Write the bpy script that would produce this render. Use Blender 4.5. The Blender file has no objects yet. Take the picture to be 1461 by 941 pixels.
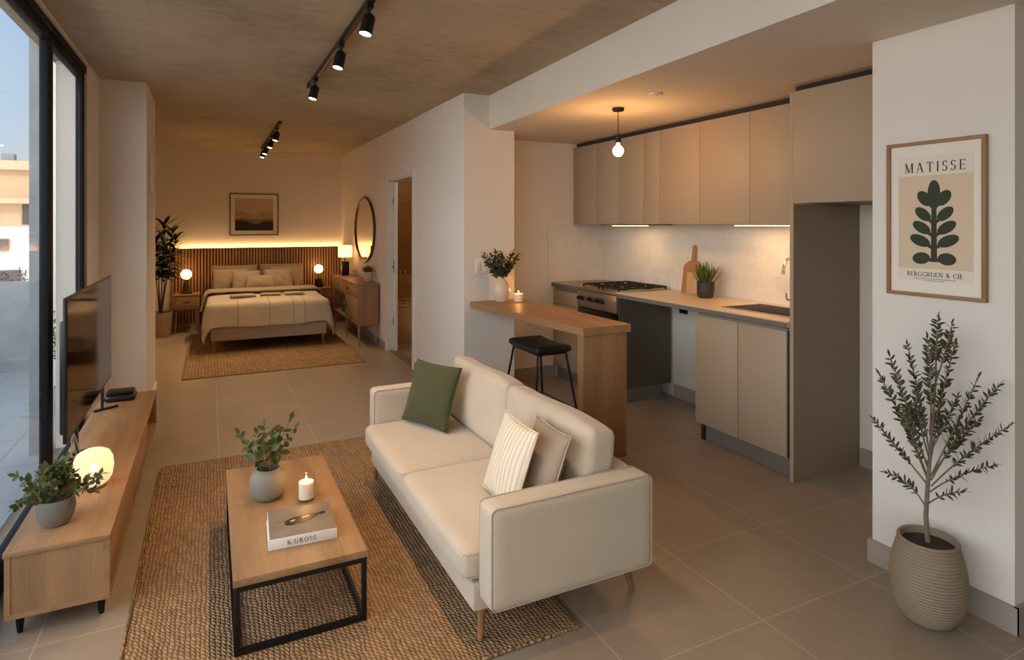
import bpy, bmesh, math, random
from mathutils import Vector, Matrix, Euler
random.seed(7)
PI = math.pi
SC = bpy.context.scene
COL = SC.collection

# ------------------------------------------------------------------ materials
def lin(c):
    out = []
    for v in c[:3]:
        v = v / 255.0
        out.append(v / 12.92 if v <= 0.04045 else ((v + 0.055) / 1.055) ** 2.4)
    return (out[0], out[1], out[2], 1.0)

class NT:
    """small helper round a node tree"""
    def __init__(s, name):
        s.m = bpy.data.materials.new(name); s.m.use_nodes = True
        s.t = s.m.node_tree; s.t.nodes.clear()
        s.out = s.t.nodes.new('ShaderNodeOutputMaterial')
    def n(s, typ, **kw):
        nd = s.t.nodes.new(typ)
        for k, v in kw.items():
            if k in nd.inputs: nd.inputs[k].default_value = v
            else: setattr(nd, k, v)
        return nd
    def l(s, a, b): s.t.links.new(a, b)
    def math(s, op, a, b=None, c=None):
        nd = s.t.nodes.new('ShaderNodeMath'); nd.operation = op
        for i, v in enumerate((a, b, c)):
            if v is None: continue
            if isinstance(v, (int, float)): nd.inputs[i].default_value = v
            else: s.l(v, nd.inputs[i])
        return nd.outputs[0]
    def coord(s, scale=(1, 1, 1), rot=(0, 0, 0)):
        tc = s.n('ShaderNodeTexCoord'); mp = s.n('ShaderNodeMapping')
        mp.inputs['Scale'].default_value = scale; mp.inputs['Rotation'].default_value = rot
        s.l(tc.outputs['Object'], mp.inputs['Vector']); return mp.outputs['Vector']
    def noise(s, vec, scale, detail=4, rough=0.55):
        nd = s.n('ShaderNodeTexNoise', Scale=scale, Detail=detail, Roughness=rough)
        s.l(vec, nd.inputs['Vector']); return nd.outputs['Fac']
    def ramp(s, fac, stops):
        nd = s.n('ShaderNodeValToRGB'); cr = nd.color_ramp
        while len(cr.elements) < len(stops): cr.elements.new(0.5)
        for e, (p, c) in zip(cr.elements, stops): e.position = p; e.color = c
        s.l(fac, nd.inputs['Fac']); return nd.outputs['Color']
    def mix(s, fac, a, b, mode='MIX'):
        nd = s.t.nodes.new('ShaderNodeMix'); nd.data_type = 'RGBA'; nd.blend_type = mode
        for i, v in ((0, fac), (6, a), (7, b)):
            if isinstance(v, (int, float)): nd.inputs[i].default_value = v
            elif isinstance(v, tuple): nd.inputs[i].default_value = v
            else: s.l(v, nd.inputs[i])
        return nd.outputs[2]
    def bump(s, h, strength=0.3, dist=0.01):
        nd = s.n('ShaderNodeBump', Strength=strength, Distance=dist); s.l(h, nd.inputs['Height'])
        return nd.outputs['Normal']
    def bsdf(s, color, rough=0.5, metal=0.0, normal=None, spec=0.5, **kw):
        b = s.n('ShaderNodeBsdfPrincipled')
        if isinstance(color, tuple): b.inputs['Base Color'].default_value = color
        else: s.l(color, b.inputs['Base Color'])
        if isinstance(rough, (int, float)): b.inputs['Roughness'].default_value = rough
        else: s.l(rough, b.inputs['Roughness'])
        b.inputs['Metallic'].default_value = metal
        b.inputs['Specular IOR Level'].default_value = spec
        for k, v in kw.items(): b.inputs[k.replace('_', ' ')].default_value = v
        if normal is not None: s.l(normal, b.inputs['Normal'])
        s.l(b.outputs[0], s.out.inputs['Surface']); return b

def shade(c, k):
    return (min(c[0] * k, 1), min(c[1] * k, 1), min(c[2] * k, 1), 1)

def plain(name, rgb, rough=0.5, metal=0.0, var=0.06, scale=6.0, bump=0.0, bscale=60.0, spec=0.5, **kw):
    t = NT(name); c = lin(rgb); v = t.coord()
    f = t.noise(v, scale)
    col = t.ramp(f, [(0.25, shade(c, 1 - var)), (0.75, shade(c, 1 + var))])
    nm = t.bump(t.noise(v, bscale, 3), bump, 0.004) if bump else None
    t.bsdf(col, rough, metal, nm, spec, **kw); return t.m

def wood(name, rgb, axis='y', var=0.30, rough=0.45, scale=1.0, plank=0.0):
    t = NT(name); c = lin(rgb)
    st = {'x': (1.2, 14, 14), 'y': (14, 1.2, 14), 'z': (14, 14, 1.2)}[axis]
    v = t.coord(tuple(a * scale for a in st))
    big = t.noise(v, 1.0, 3, 0.5); fine = t.noise(v, 7.0, 6, 0.65)
    f = t.math('ADD', t.math('MULTIPLY', big, 0.65), t.math('MULTIPLY', fine, 0.35))
    col = t.ramp(f, [(0.32, shade(c, 1 - var)), (0.5, c), (0.7, shade(c, 1 + var * 0.8))])
    if plank:
        tc = t.n('ShaderNodeTexCoord'); sp = t.n('ShaderNodeSeparateXYZ'); t.l(tc.outputs['Object'], sp.inputs[0])
        q = t.math('FLOOR', t.math('DIVIDE', sp.outputs[{'x': 1, 'y': 0, 'z': 0}[axis]], plank))
        w = t.n('ShaderNodeTexWhiteNoise', noise_dimensions='1D'); t.l(q, w.inputs['W'])
        k = t.math('ADD', 0.86, t.math('MULTIPLY', w.outputs['Value'], 0.26))
        cm = t.n('ShaderNodeCombineColor'); [t.l(k, cm.inputs[i]) for i in range(3)]
        col = t.mix(1.0, col, cm.outputs[0], 'MULTIPLY')
    t.bsdf(col, rough, 0, t.bump(fine, 0.12, 0.002)); return t.m

def fabric(name, rgb, weave=420.0, bump=0.35, var=0.1, rough=0.92, sheen=0.25):
    t = NT(name); c = lin(rgb); v = t.coord()
    w1 = t.noise(t.coord((1, 1, 0.35)), weave, 2, 0.6); w2 = t.noise(t.coord((0.35, 1, 1)), weave, 2, 0.6)
    w = t.math('MULTIPLY', t.math('ADD', w1, w2), 0.5)
    big = t.noise(v, 5.0, 3)
    f = t.math('ADD', t.math('MULTIPLY', w, 0.7), t.math('MULTIPLY', big, 0.3))
    col = t.ramp(f, [(0.36, shade(c, 1 - var)), (0.62, shade(c, 1 + var))])
    wr = t.noise(v, 14.0, 3)
    h = t.math('ADD', t.math('MULTIPLY', w, 0.35), wr)
    t.bsdf(col, rough, 0, t.bump(h, bump, 0.006), 0.25, Sheen_Weight=sheen); return t.m

def emit(name, rgb, strength):
    t = NT(name); e = t.n('ShaderNodeEmission', Strength=strength); e.inputs['Color'].default_value = lin(rgb)
    t.l(e.outputs[0], t.out.inputs['Surface']); return t.m

def lampshade(name, rgb, clear=0.35, glow=0.6):
    """frosted glass round a burning bulb: lets part of the light straight through, scatters the rest"""
    t = NT(name); c = lin(rgb)
    tr = t.n('ShaderNodeBsdfTransparent'); tr.inputs[0].default_value = (1, 0.96, 0.9, 1)
    tl = t.n('ShaderNodeBsdfTranslucent'); tl.inputs[0].default_value = c
    df = t.n('ShaderNodeBsdfDiffuse'); df.inputs[0].default_value = c
    em = t.n('ShaderNodeEmission', Strength=glow); em.inputs['Color'].default_value = lin((255, 206, 150))
    a = t.n('ShaderNodeMixShader', Fac=0.4); t.l(tl.outputs[0], a.inputs[1]); t.l(df.outputs[0], a.inputs[2])
    b = t.n('ShaderNodeMixShader', Fac=clear); t.l(a.outputs[0], b.inputs[1]); t.l(tr.outputs[0], b.inputs[2])
    s = t.n('ShaderNodeAddShader'); t.l(b.outputs[0], s.inputs[0]); t.l(em.outputs[0], s.inputs[1])
    t.l(s.outputs[0], t.out.inputs['Surface']); return t.m

def glass(name, tint=(1, 1, 1, 1), spec=0.06, rough=0.0):
    t = NT(name)
    tr = t.n('ShaderNodeBsdfTransparent'); tr.inputs[0].default_value = tint
    gl = t.n('ShaderNodeBsdfGlossy', Roughness=rough)
    fr = t.n('ShaderNodeLayerWeight', Blend=0.5)
    m = t.n('ShaderNodeMixShader'); t.l(t.math('ADD', spec * .4, t.math('MULTIPLY', t.math('POWER', fr.outputs['Facing'], 5.0), .3)), m.inputs[0])
    t.l(tr.outputs[0], m.inputs[1]); t.l(gl.outputs[0], m.inputs[2])
    t.l(m.outputs[0], t.out.inputs['Surface']); return t.m

def tiles(name, rgb, grout, size, mortar, rough, axes='xy', offset=0.0, var=0.06, shift=(0, 0), bump=0.3):
    t = NT(name); c = lin(rgb)
    tc = t.n('ShaderNodeTexCoord'); sp = t.n('ShaderNodeSeparateXYZ'); t.l(tc.outputs['Object'], sp.inputs[0])
    ix = {'x': 0, 'y': 1, 'z': 2}
    cb = t.n('ShaderNodeCombineXYZ')
    t.l(t.math('ADD', sp.outputs[ix[axes[0]]], shift[0]), cb.inputs[0])
    t.l(t.math('ADD', sp.outputs[ix[axes[1]]], shift[1]), cb.inputs[1])
    br = t.n('ShaderNodeTexBrick', Scale=1.0); br.offset = offset; br.squash = 1.0
    br.inputs['Mortar Size'].default_value = mortar; br.inputs['Mortar Smooth'].default_value = 0.1
    br.inputs['Brick Width'].default_value = size[0]; br.inputs['Row Height'].default_value = size[1]
    br.inputs['Color1'].default_value = shade(c, 1 - var); br.inputs['Color2'].default_value = shade(c, 1 + var)
    br.inputs['Mortar'].default_value = lin(grout); br.inputs['Bias'].default_value = 0.0
    t.l(cb.outputs[0], br.inputs['Vector'])
    v = t.coord(); n1 = t.noise(v, 2.2, 6, 0.6); n2 = t.noise(v, 26.0, 5, 0.7)
    f = t.math('ADD', t.math('MULTIPLY', n1, 0.6), t.math('MULTIPLY', n2, 0.4))
    k = t.ramp(f, [(0.3, (0.84, 0.84, 0.84, 1)), (0.7, (1.1, 1.1, 1.1, 1))])
    col = t.mix(1.0, br.outputs['Color'], k, 'MULTIPLY')
    h = t.math('SUBTRACT', 1.0, br.outputs['Fac'])
    rr = t.math('ADD', rough, t.math('MULTIPLY', n1, 0.12))
    t.bsdf(col, rr, 0, t.bump(h, bump, 0.002)); return t.m

def jute(name, rgb, pitch=0.022, step=0.03, var=0.35):
    """rows of braid running along y"""
    t = NT(name); c = lin(rgb)
    tc = t.n('ShaderNodeTexCoord'); sp = t.n('ShaderNodeSeparateXYZ'); t.l(tc.outputs['Object'], sp.inputs[0])
    wob = t.math('MULTIPLY', t.math('SUBTRACT', t.noise(tc.outputs['Object'], 14.0, 4), 0.5), pitch * 1.5)
    x = t.math('DIVIDE', t.math('ADD', sp.outputs[0], wob), pitch)
    row = t.math('FLOOR', x); fx = t.math('FRACT', x)
    tri = t.math('ABSOLUTE', t.math('SUBTRACT', fx, 0.5))
    rw = t.n('ShaderNodeTexWhiteNoise', noise_dimensions='1D'); t.l(row, rw.inputs['W'])
    y = t.math('ADD', t.math('DIVIDE', sp.outputs[1], step), t.math('MULTIPLY', fx, 0.9))
    y = t.math('ADD', y, rw.outputs['Value'])
    cell = t.math('FLOOR', y); fy = t.math('FRACT', y)
    a = t.math('SINE', t.math('MULTIPLY', fx, PI)); b = t.math('SINE', t.math('MULTIPLY', fy, PI))
    h = t.math('MULTIPLY', t.math('POWER', a, 0.6), t.math('ADD', 0.35, t.math('MULTIPLY', b, 0.65)))
    cc = t.n('ShaderNodeCombineXYZ'); t.l(row, cc.inputs[0]); t.l(cell, cc.inputs[1])
    cw = t.n('ShaderNodeTexWhiteNoise', noise_dimensions='2D'); t.l(cc.outputs[0], cw.inputs['Vector'])
    fib = t.noise(t.coord((60, 200, 60)), 3.0, 3)
    f = t.math('ADD', t.math('MULTIPLY', h, 0.5), t.math('ADD', t.math('MULTIPLY', cw.outputs['Value'], 0.28), t.math('MULTIPLY', fib, 0.25)))
    big = t.noise(tc.outputs['Object'], 1.6, 3)
    f = t.math('ADD', f, t.math('MULTIPLY', t.math('SUBTRACT', big, 0.5), 0.3))
    col = t.ramp(f, [(0.15, shade(c, 0.38)), (0.5, shade(c, 0.9)), (0.9, shade(c, 1.45))])
    t.bsdf(col, 0.9, 0, t.bump(h, 0.9, 0.008), 0.15); return t.m

def concrete(name, rgb):
    t = NT(name); c = lin(rgb); v = t.coord((1.0, 0.7, 1))
    n1 = t.noise(v, 1.1, 8, 0.62); n2 = t.noise(t.coord((1.5, 5, 1)), 4.0, 8, 0.7); n3 = t.noise(v, 60, 3, 0.7)
    f = t.math('ADD', t.math('MULTIPLY', n1, 0.5), t.math('ADD', t.math('MULTIPLY', n2, 0.34), t.math('MULTIPLY', n3, 0.16)))
    col = t.ramp(f, [(0.36, shade(c, 0.66)), (0.5, c), (0.64, shade(c, 1.28))])
    tc = t.n('ShaderNodeTexCoord'); br = t.n('ShaderNodeTexBrick', Scale=1.0); br.offset = 0.0
    mp = t.n('ShaderNodeMapping'); mp.inputs['Rotation'].default_value = (0, 0, 0.02); mp.inputs['Location'].default_value = (0.35, 0.55, 0)
    t.l(tc.outputs['Object'], mp.inputs[0]); t.l(mp.outputs[0], br.inputs['Vector'])
    for k, q in (('Mortar Size', 0.004), ('Mortar Smooth', 1.0), ('Brick Width', 2.6), ('Row Height', 1.35)): br.inputs[k].default_value = q
    seam = t.math('MULTIPLY', br.outputs['Fac'], t.math('MULTIPLY', n2, 0.55))
    col = t.mix(seam, col, shade(c, 0.55))
    t.bsdf(col, 0.75, 0, t.bump(f, 0.25, 0.01), 0.3); return t.m

def wall_mat(name, rgb):
    t = NT(name); c = lin(rgb); v = t.coord()
    f = t.noise(v, 3.0, 4)
    col = t.ramp(f, [(0.3, shade(c, 0.975)), (0.7, shade(c, 1.02))])
    t.bsdf(col, 0.85, 0, t.bump(t.noise(v, 180, 3), 0.05, 0.002), 0.2); return t.m

def leaf_mat(name, rgb, rough=0.45):
    t = NT(name); c = lin(rgb); v = t.coord()
    f = t.noise(v, 30, 3)
    col = t.ramp(f, [(0.3, shade(c, 0.6)), (0.55, c), (0.8, shade(c, 1.7))])
    b = t.bsdf(col, rough, 0, None, 0.4)
    tl = t.n('ShaderNodeBsdfTranslucent'); t.l(col, tl.inputs[0])
    m = t.n('ShaderNodeMixShader', Fac=0.2); t.l(b.outputs[0], m.inputs[1]); t.l(tl.outputs[0], m.inputs[2])
    t.l(m.outputs[0], t.out.inputs['Surface']); return t.m

def stripes(name, rgb, rgb2, per):
    t = NT(name); v = t.coord(); sp = t.n('ShaderNodeSeparateXYZ')
    tc = t.n('ShaderNodeTexCoord'); t.l(tc.outputs['Object'], sp.inputs[0])
    wob = t.math('MULTIPLY', t.noise(v, 6, 2), 0.006)
    f = t.math('FRACT', t.math('DIVIDE', t.math('ADD', sp.outputs[0], wob), per))
    h = t.math('ABSOLUTE', t.math('SUBTRACT', f, 0.5))
    col = t.ramp(h, [(0.0, lin(rgb2)), (0.16, lin(rgb)), (0.5, shade(lin(rgb), 1.05))])
    hh = t.math('ADD', t.math('MULTIPLY', h, 2.0), t.math('MULTIPLY', t.noise(v, 350, 2), 0.4))
    t.bsdf(col, 0.92, 0, t.bump(hh, 0.5, 0.006), 0.2); return t.m

M = {}
M['wall'] = wall_mat('white_plaster', (226, 218, 207))
M['floor'] = tiles('grey_floor_tile', (152, 135, 116), (178, 164, 146), (0.61, 0.52), 0.0026, 0.34, 'xy', 0.0, 0.025, (0.56, 0.42))
M['skirt'] = plain('grey_skirting_tile', (160, 149, 136), 0.5, scale=12)
M['ceil'] = concrete('raw_concrete', (180, 164, 140))
M['soffit'] = wall_mat('soffit_plaster', (222, 212, 198))
M['frame_black'] = plain('black_anodised', (20, 21, 23), 0.6, 0.0, spec=0.2)
M['pane'] = glass('window_glass', (0.93, 0.97, 1.0, 1), 0.06)
M['oak_y'] = wood('oak_along_y', (156, 119, 83), 'y', plank=0.0)
M['oak_x'] = wood('oak_along_x', (156, 119, 83), 'x')
M['oak_z'] = wood('oak_upright', (156, 119, 83), 'z')
M['oak_table'] = wood('oak_table_planks', (156, 119, 83), 'y', plank=0.075)
M['oak_bar'] = wood('oak_bar_planks', (166, 125, 83), 'y', plank=0.09, var=0.2)
M['oak_bar_z'] = wood('oak_bar_upright', (158, 119, 79), 'z', plank=0.09, var=0.2)
M['oak_dark'] = wood('dark_oak', (140, 102, 66), 'y')
M['slat'] = wood('slat_timber', (176, 132, 86), 'z', var=0.25)
M['slat_back'] = wood('slat_backing', (84, 56, 34), 'z')
M['black'] = plain('black_metal', (22, 21, 20), 0.45, 0.2, spec=0.4)
M['black_plastic'] = plain('black_plastic', (18, 18, 19), 0.35)
M['leather'] = plain('black_leather', (24, 23, 22), 0.5, bump=0.25, bscale=140)
M['screen'] = plain('dark_screen', (6, 6, 7), 0.08, var=0.02, spec=0.14)
M['sofa'] = fabric('cream_linen', (192, 176, 155))
M['pillow_green'] = fabric('olive_velvet', (72, 73, 46), 300, 0.4, 0.15, sheen=0.1)
M['pillow_taupe'] = fabric('taupe_linen', (154, 136, 116))
M['pillow_stripe'] = stripes('ribbed_cream', (226, 212, 190), (186, 168, 142), 0.026)
M['piping'] = fabric('seam_piping', (178, 163, 143))
M['jute'] = jute('braided_jute', (156, 124, 92), 0.0165, 0.021)
M['jute_bed'] = jute('fine_jute', (152, 123, 90), 0.03, 0.04)
M['cab'] = plain('taupe_cabinet', (168, 148, 124), 0.5, var=0.015, scale=3)
M['cab_side'] = plain('dark_taupe_panel', (138, 122, 102), 0.55, var=0.02, scale=3)
M['cab_grey'] = plain('charcoal_side', (92, 85, 75), 0.45, 0.1, var=0.03)
M['gap'] = plain('painted_gap_shade', (48, 43, 38), 0.8)  # shade inside the cabinet gaps, put into the colour
M['counter'] = plain('beige_worktop', (214, 190, 160), 0.35, var=0.05, scale=40)
M['counter_edge'] = plain('grey_edge_band', (112, 108, 102), 0.4)
M['counter_dark'] = plain('stone_worktop', (160, 142, 120), 0.35, var=0.05, scale=40)
M['steel'] = plain('brushed_steel', (172, 162, 150), 0.3, 0.9, var=0.04, scale=20)
M['steel_dark'] = plain('dark_steel', (84, 78, 72), 0.3, 0.85)
M['plinth'] = plain('grey_plinth', (130, 126, 118), 0.4, 0.3)
M['splash'] = tiles('white_metro_tile', (226, 217, 204), (240, 233, 222), (0.30, 0.105), 0.002, 0.16, 'yz', 0.5, 0.015, (0.05, 0.02), 0.55)
M['splash_x'] = tiles('white_metro_tile_side', (226, 217, 204), (240, 233, 222), (0.30, 0.105), 0.002, 0.16, 'xz', 0.5, 0.015, (0.0, 0.02), 0.55)
M['oven_glass'] = plain('black_oven_glass', (12, 11, 11), 0.08)
M['iron'] = plain('cast_iron', (24, 22, 21), 0.6)
M['knob'] = plain('black_knob', (20, 19, 18), 0.3)
M['white_plastic'] = plain('white_plastic', (232, 226, 214), 0.4)
M['wax'] = plain('candle_wax', (238, 226, 204), 0.5, Subsurface_Weight=0.3)
M['jar'] = glass('clear_jar', (0.98, 0.98, 0.97, 1), 0.05)
M['flame'] = emit('candle_flame', (255, 190, 96), 26)
M['wick'] = plain('burnt_wick', (30, 24, 18), 0.9)
M['bulb'] = emit('hot_bulb', (255, 214, 150), 14)
M['bulb_soft'] = emit('soft_bulb', (255, 226, 184), 4)
M['lens'] = emit('spot_lens', (255, 222, 176), 22)
M['led'] = emit('led_strip', (255, 206, 140), 5)
M['shade'] = lampshade('frosted_glass', (255, 232, 200), 0.3, 0.25)
M['shade_dim'] = lampshade('opal_shade', (255, 236, 214), 0.22, 0.13)
M['clear_bulb'] = lampshade('clear_bulb', (255, 230, 190), 0.6, 1.6)
M['stone'] = plain('grey_stoneware', (132, 124, 112), 0.75, var=0.14, scale=9, bump=0.3, bscale=50)
M['stone2'] = plain('grey_concrete_pot', (118, 114, 104), 0.7, var=0.2, scale=14, bump=0.3, bscale=40)
M['ceramic'] = plain('cream_ceramic', (214, 196, 170), 0.28, var=0.05)
M['ceramic_w'] = plain('pale_ceramic', (196, 180, 162), 0.5)
M['terracotta'] = plain('taupe_clay', (142, 124, 103), 0.7, var=0.08, scale=8, bump=0.25, bscale=60)
M['planter'] = plain('brown_planter', (150, 124, 94), 0.7, var=0.08)
M['pot_black'] = plain('charcoal_pot', (50, 48, 46), 0.6, var=0.1)
M['soil'] = plain('dark_soil', (52, 38, 28), 0.95, var=0.5, scale=60, bump=0.9, bscale=90)
M['leaf'] = leaf_mat('green_leaf', (80, 90, 46))
M['leaf_dark'] = leaf_mat('dark_leaf', (52, 58, 34))
M['leaf_olive'] = leaf_mat('olive_leaf', (74, 74, 50))
M['leaf_blue'] = leaf_mat('succulent_leaf', (86, 100, 76))
M['grass'] = leaf_mat('grass_leaf', (96, 112, 48))
M['stem'] = plain('green_stem', (92, 88, 56), 0.7)
M['bark'] = plain('thin_bark', (120, 104, 84), 0.85, var=0.2, scale=40)
M['bark_dark'] = plain('brown_bark', (74, 54, 36), 0.85, var=0.2, scale=40)
M['bed_fabric'] = fabric('bed_upholstery', (182, 166, 142), 300, 0.25)
M['mattress'] = fabric('mattress_ticking', (208, 196, 178), 200, 0.2)
M['duvet'] = fabric('greige_duvet', (190, 175, 155), 160, 0.45)
M['throw'] = fabric('taupe_throw', (160, 144, 126), 160, 0.5)
M['linen1'] = fabric('beige_pillowcase', (170, 153, 130), 200, 0.45)
M['linen2'] = fabric('sand_pillowcase', (150, 134, 113), 200, 0.45)
M['brass'] = plain('aged_brass', (112, 78, 44), 0.35, 0.7)
M['mirror'] = plain('mirror_glass', (235, 230, 222), 0.02, 1.0, var=0.0)
M['frame_oak'] = wood('frame_oak', (152, 112, 72), 'z', var=0.15)
M['frame_dark'] = wood('frame_walnut', (84, 58, 36), 'z', var=0.15)
M['paper'] = plain('warm_paper', (232, 222, 208), 0.85, var=0.01)
M['paper2'] = plain('print_paper', (228, 214, 196), 0.85, var=0.01)
M['beige_print'] = plain('beige_print', (216, 192, 164), 0.85, var=0.01)
M['green_print'] = plain('dark_green_print', (56, 62, 48), 0.85, var=0.05)
M['ink'] = plain('dark_ink', (44, 38, 32), 0.85)
M['hill1'] = plain('pale_hill_print', (170, 146, 112), 0.85)
M['hill2'] = plain('brown_hill_print', (128, 98, 70), 0.85)
M['hill3'] = plain('black_hill_print', (44, 36, 26), 0.85)
M['sky_print'] = plain('sky_print', (192, 166, 138), 0.85)
M['book_white'] = plain('white_book_cloth', (222, 216, 206), 0.6)
M['book_top'] = plain('brown_photo_cover', (126, 110, 94), 0.55, var=0.25, scale=9)
M['book_dark'] = plain('dark_photo_motif', (36, 28, 22), 0.4, var=0.5, scale=60)
M['book_light'] = plain('light_photo_motif', (196, 180, 158), 0.4)
M['pages'] = plain('page_block', (226, 220, 208), 0.8)
M['cable'] = plain('grey_cable', (120, 118, 114), 0.4)
M['bath_tile'] = tiles('brown_bath_tile', (150, 112, 72), (120, 88, 58), (0.6, 0.3), 0.004, 0.35, 'xz', 0.0, 0.06)
M['bath_lower'] = tiles('tan_bath_tile', (176, 142, 100), (132, 100, 68), (0.3, 0.3), 0.004, 0.3, 'xz', 0.0, 0.04)
M['bath_wall'] = wall_mat('bath_plaster', (190, 160, 120))
M['tub'] = plain('cream_tub', (214, 188, 150), 0.25)
M['board'] = wood('chopping_board', (170, 122, 76), 'z', var=0.25)
M['board2'] = wood('pale_board', (200, 160, 116), 'z', var=0.15)
M['ext_white'] = wall_mat('outer_render', (220, 214, 208))
M['ext_conc'] = plain('outer_concrete', (150, 154, 156), 0.8, var=0.12)
M['ext_floor'] = tiles('terrace_tile', (150, 156, 160), (120, 126, 130), (0.6, 0.6), 0.005, 0.4, 'xy', 0.0, 0.05)
M['ext_tan'] = plain('sunlit_render', (214, 186, 152), 0.85, var=0.05)
M['ext_dark'] = plain('dark_opening', (92, 84, 80), 0.5)

# ------------------------------------------------------------------ mesh builder
class MB:
    def __init__(s): s.bm = bmesh.new()
    def _add(s, tmp, mat=None):
        me = bpy.data.meshes.new('t')
        if mat is not None: tmp.transform(mat)
        tmp.to_mesh(me); tmp.free(); s.bm.from_mesh(me); bpy.data.meshes.remove(me); return s
    def box(s, x0, x1, y0, y1, z0, z1, bev=0.0, seg=2, mat=None):
        t = bmesh.new(); bmesh.ops.create_cube(t, size=1.0)
        bmesh.ops.scale(t, vec=(abs(x1 - x0), abs(y1 - y0), abs(z1 - z0)), verts=t.verts)
        bmesh.ops.translate(t, vec=((x0 + x1) / 2, (y0 + y1) / 2, (z0 + z1) / 2), verts=t.verts)
        if bev: bmesh.ops.bevel(t, geom=t.edges[:], offset=bev, segments=seg, affect='EDGES', profile=0.5)
        return s._add(t, mat)
    def lathe(s, prof, c=(0, 0, 0), n=32, mat=None, sx=1.0, sy=1.0, fn=None):
        t = bmesh.new(); rings = []
        for r, z in prof:
            if r < 1e-6: rings.append([t.verts.new((c[0], c[1], c[2] + z))])
            else:
                rg = []
                for i in range(n):
                    a = 2 * PI * i / n; k = fn(a) if fn else 1.0
                    rg.append(t.verts.new((c[0] + r * k * sx * math.cos(a), c[1] + r * k * sy * math.sin(a), c[2] + z)))
                rings.append(rg)
        for a, b in zip(rings, rings[1:]):
            for i in range(n):
                j = (i + 1) % n
                if len(a) == 1 and len(b) == 1: continue
                if len(a) == 1: t.faces.new((a[0], b[j], b[i]))
                elif len(b) == 1: t.faces.new((a[i], a[j], b[0]))
                else: t.faces.new((a[i], a[j], b[j], b[i]))
        for rg, flip in ((rings[0], True), (rings[-1], False)):
            if len(rg) > 1: t.faces.new(rg[::-1] if flip else rg)
        return s._add(t, mat)
    def tube(s, pts, r, n=8, cap=True):
        pts = [Vector(p) for p in pts]; t = bmesh.new(); rings = []
        rs = r if isinstance(r, (list, tuple)) else [r] * len(pts)
        prev = None
        for i, p in enumerate(pts):
            d = (pts[min(i + 1, len(pts) - 1)] - pts[max(i - 1, 0)]).normalized()
            if prev is None:
                u = d.cross(Vector((0, 0, 1)))
                if u.length < 1e-3: u = Vector((1, 0, 0))
            else: u = prev - d * prev.dot(d)
            u.normalize(); prev = u; w = d.cross(u)
            rings.append([t.verts.new(p + (u * math.cos(2 * PI * k / n) + w * math.sin(2 * PI * k / n)) * rs[i]) for k in range(n)])
        for a, b in zip(rings, rings[1:]):
            for i in range(n): t.faces.new((a[i], a[(i + 1) % n], b[(i + 1) % n], b[i]))
        if cap: t.faces.new(rings[0][::-1]); t.faces.new(rings[-1])
        return s._add(t)
    def prism(s, poly, fn, d0, d1, bev=0.0):
        """2-D outline pushed through fn(a, b, depth)"""
        t = bmesh.new()
        a = [t.verts.new(fn(p[0], p[1], d0)) for p in poly]; b = [t.verts.new(fn(p[0], p[1], d1)) for p in poly]
        n = len(poly); t.faces.new(a[::-1]); t.faces.new(b)
        for i in range(n): t.faces.new((a[i], a[(i + 1) % n], b[(i + 1) % n], b[i]))
        bmesh.ops.recalc_face_normals(t, faces=t.faces[:])
        if bev: bmesh.ops.bevel(t, geom=[e for e in t.edges], offset=bev, segments=2, affect='EDGES')
        return s._add(t)
    def roundbox(s, x0, x1, y0, y1, z0, z1, r, puff=(0, 0, 0), n=14, mat=None):
        """soft upholstered block: rounded edges, faces bulging by puff"""
        t = bmesh.new(); bmesh.ops.create_cube(t, size=2.0)
        bmesh.ops.subdivide_edges(t, edges=t.edges[:], cuts=n, use_grid_fill=True)
        h = Vector(((x1 - x0) / 2, (y1 - y0) / 2, (z1 - z0) / 2)); c = Vector(((x0 + x1) / 2, (y0 + y1) / 2, (z0 + z1) / 2))
        rr = Vector((min(r, h.x * .98), min(r, h.y * .98), min(r, h.z * .98)))
        for v in t.verts:
            p0 = v.co.copy()
            q = Vector([max(-1, min(1, math.copysign(1 - (1 - abs(a)) ** 1.25, a))) * b for a, b in zip(p0, h)])
            inn = Vector([max(-(hh - r1), min(hh - r1, qq)) for qq, hh, r1 in zip(q, h, rr)])
            dd = q - inn
            e = Vector([a / b for a, b in zip(dd, rr)])
            if e.length > 1e-6:
                m = max(abs(e.x), abs(e.y), abs(e.z)); e = e.normalized() * m
            q = inn + Vector([a * b for a, b in zip(e, rr)])
            un = Vector([a / b for a, b in zip(q, h)])
            for i in range(3):
                j, k = (i + 1) % 3, (i + 2) % 3
                q[i] += puff[i] * math.copysign(1, un[i]) * max(0, 1 - un[j] ** 2) ** .7 * max(0, 1 - un[k] ** 2) ** .7 * abs(un[i]) ** 3
            v.co = q + c
        return s._add(t, mat)
    def pillow(s, w, h, th, mat=None, n=22, pinch=0.07, q=0.55, seed=0):
        """soft cushion in the local x-z plane, sewn edge, pointed corners"""
        t = bmesh.new(); rnd = random.Random(seed); ph = [rnd.uniform(0, 6) for _ in range(6)]
        g = {}
        for side in (1, -1):
            for i in range(n + 1):
                for j in range(n + 1):
                    u = -1 + 2 * i / n; v = -1 + 2 * j / n
                    edge = i in (0, n) or j in (0, n)
                    if edge and side == -1: g[(side, i, j)] = g[(1, i, j)]; continue
                    x = u * w / 2 * (1 - pinch * (1 - abs(v) ** 2.0)); z = v * h / 2 * (1 - pinch * (1 - abs(u) ** 2.0))
                    b = max(0, (1 - u * u) * (1 - v * v)) ** q
                    wr = 1 + 0.05 * math.sin(4 * u + ph[0]) * math.cos(5 * v + ph[1]) + 0.03 * math.sin(9 * u + 7 * v + ph[2])
                    g[(side, i, j)] = t.verts.new((x, side * th / 2 * b * wr, z))
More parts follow.
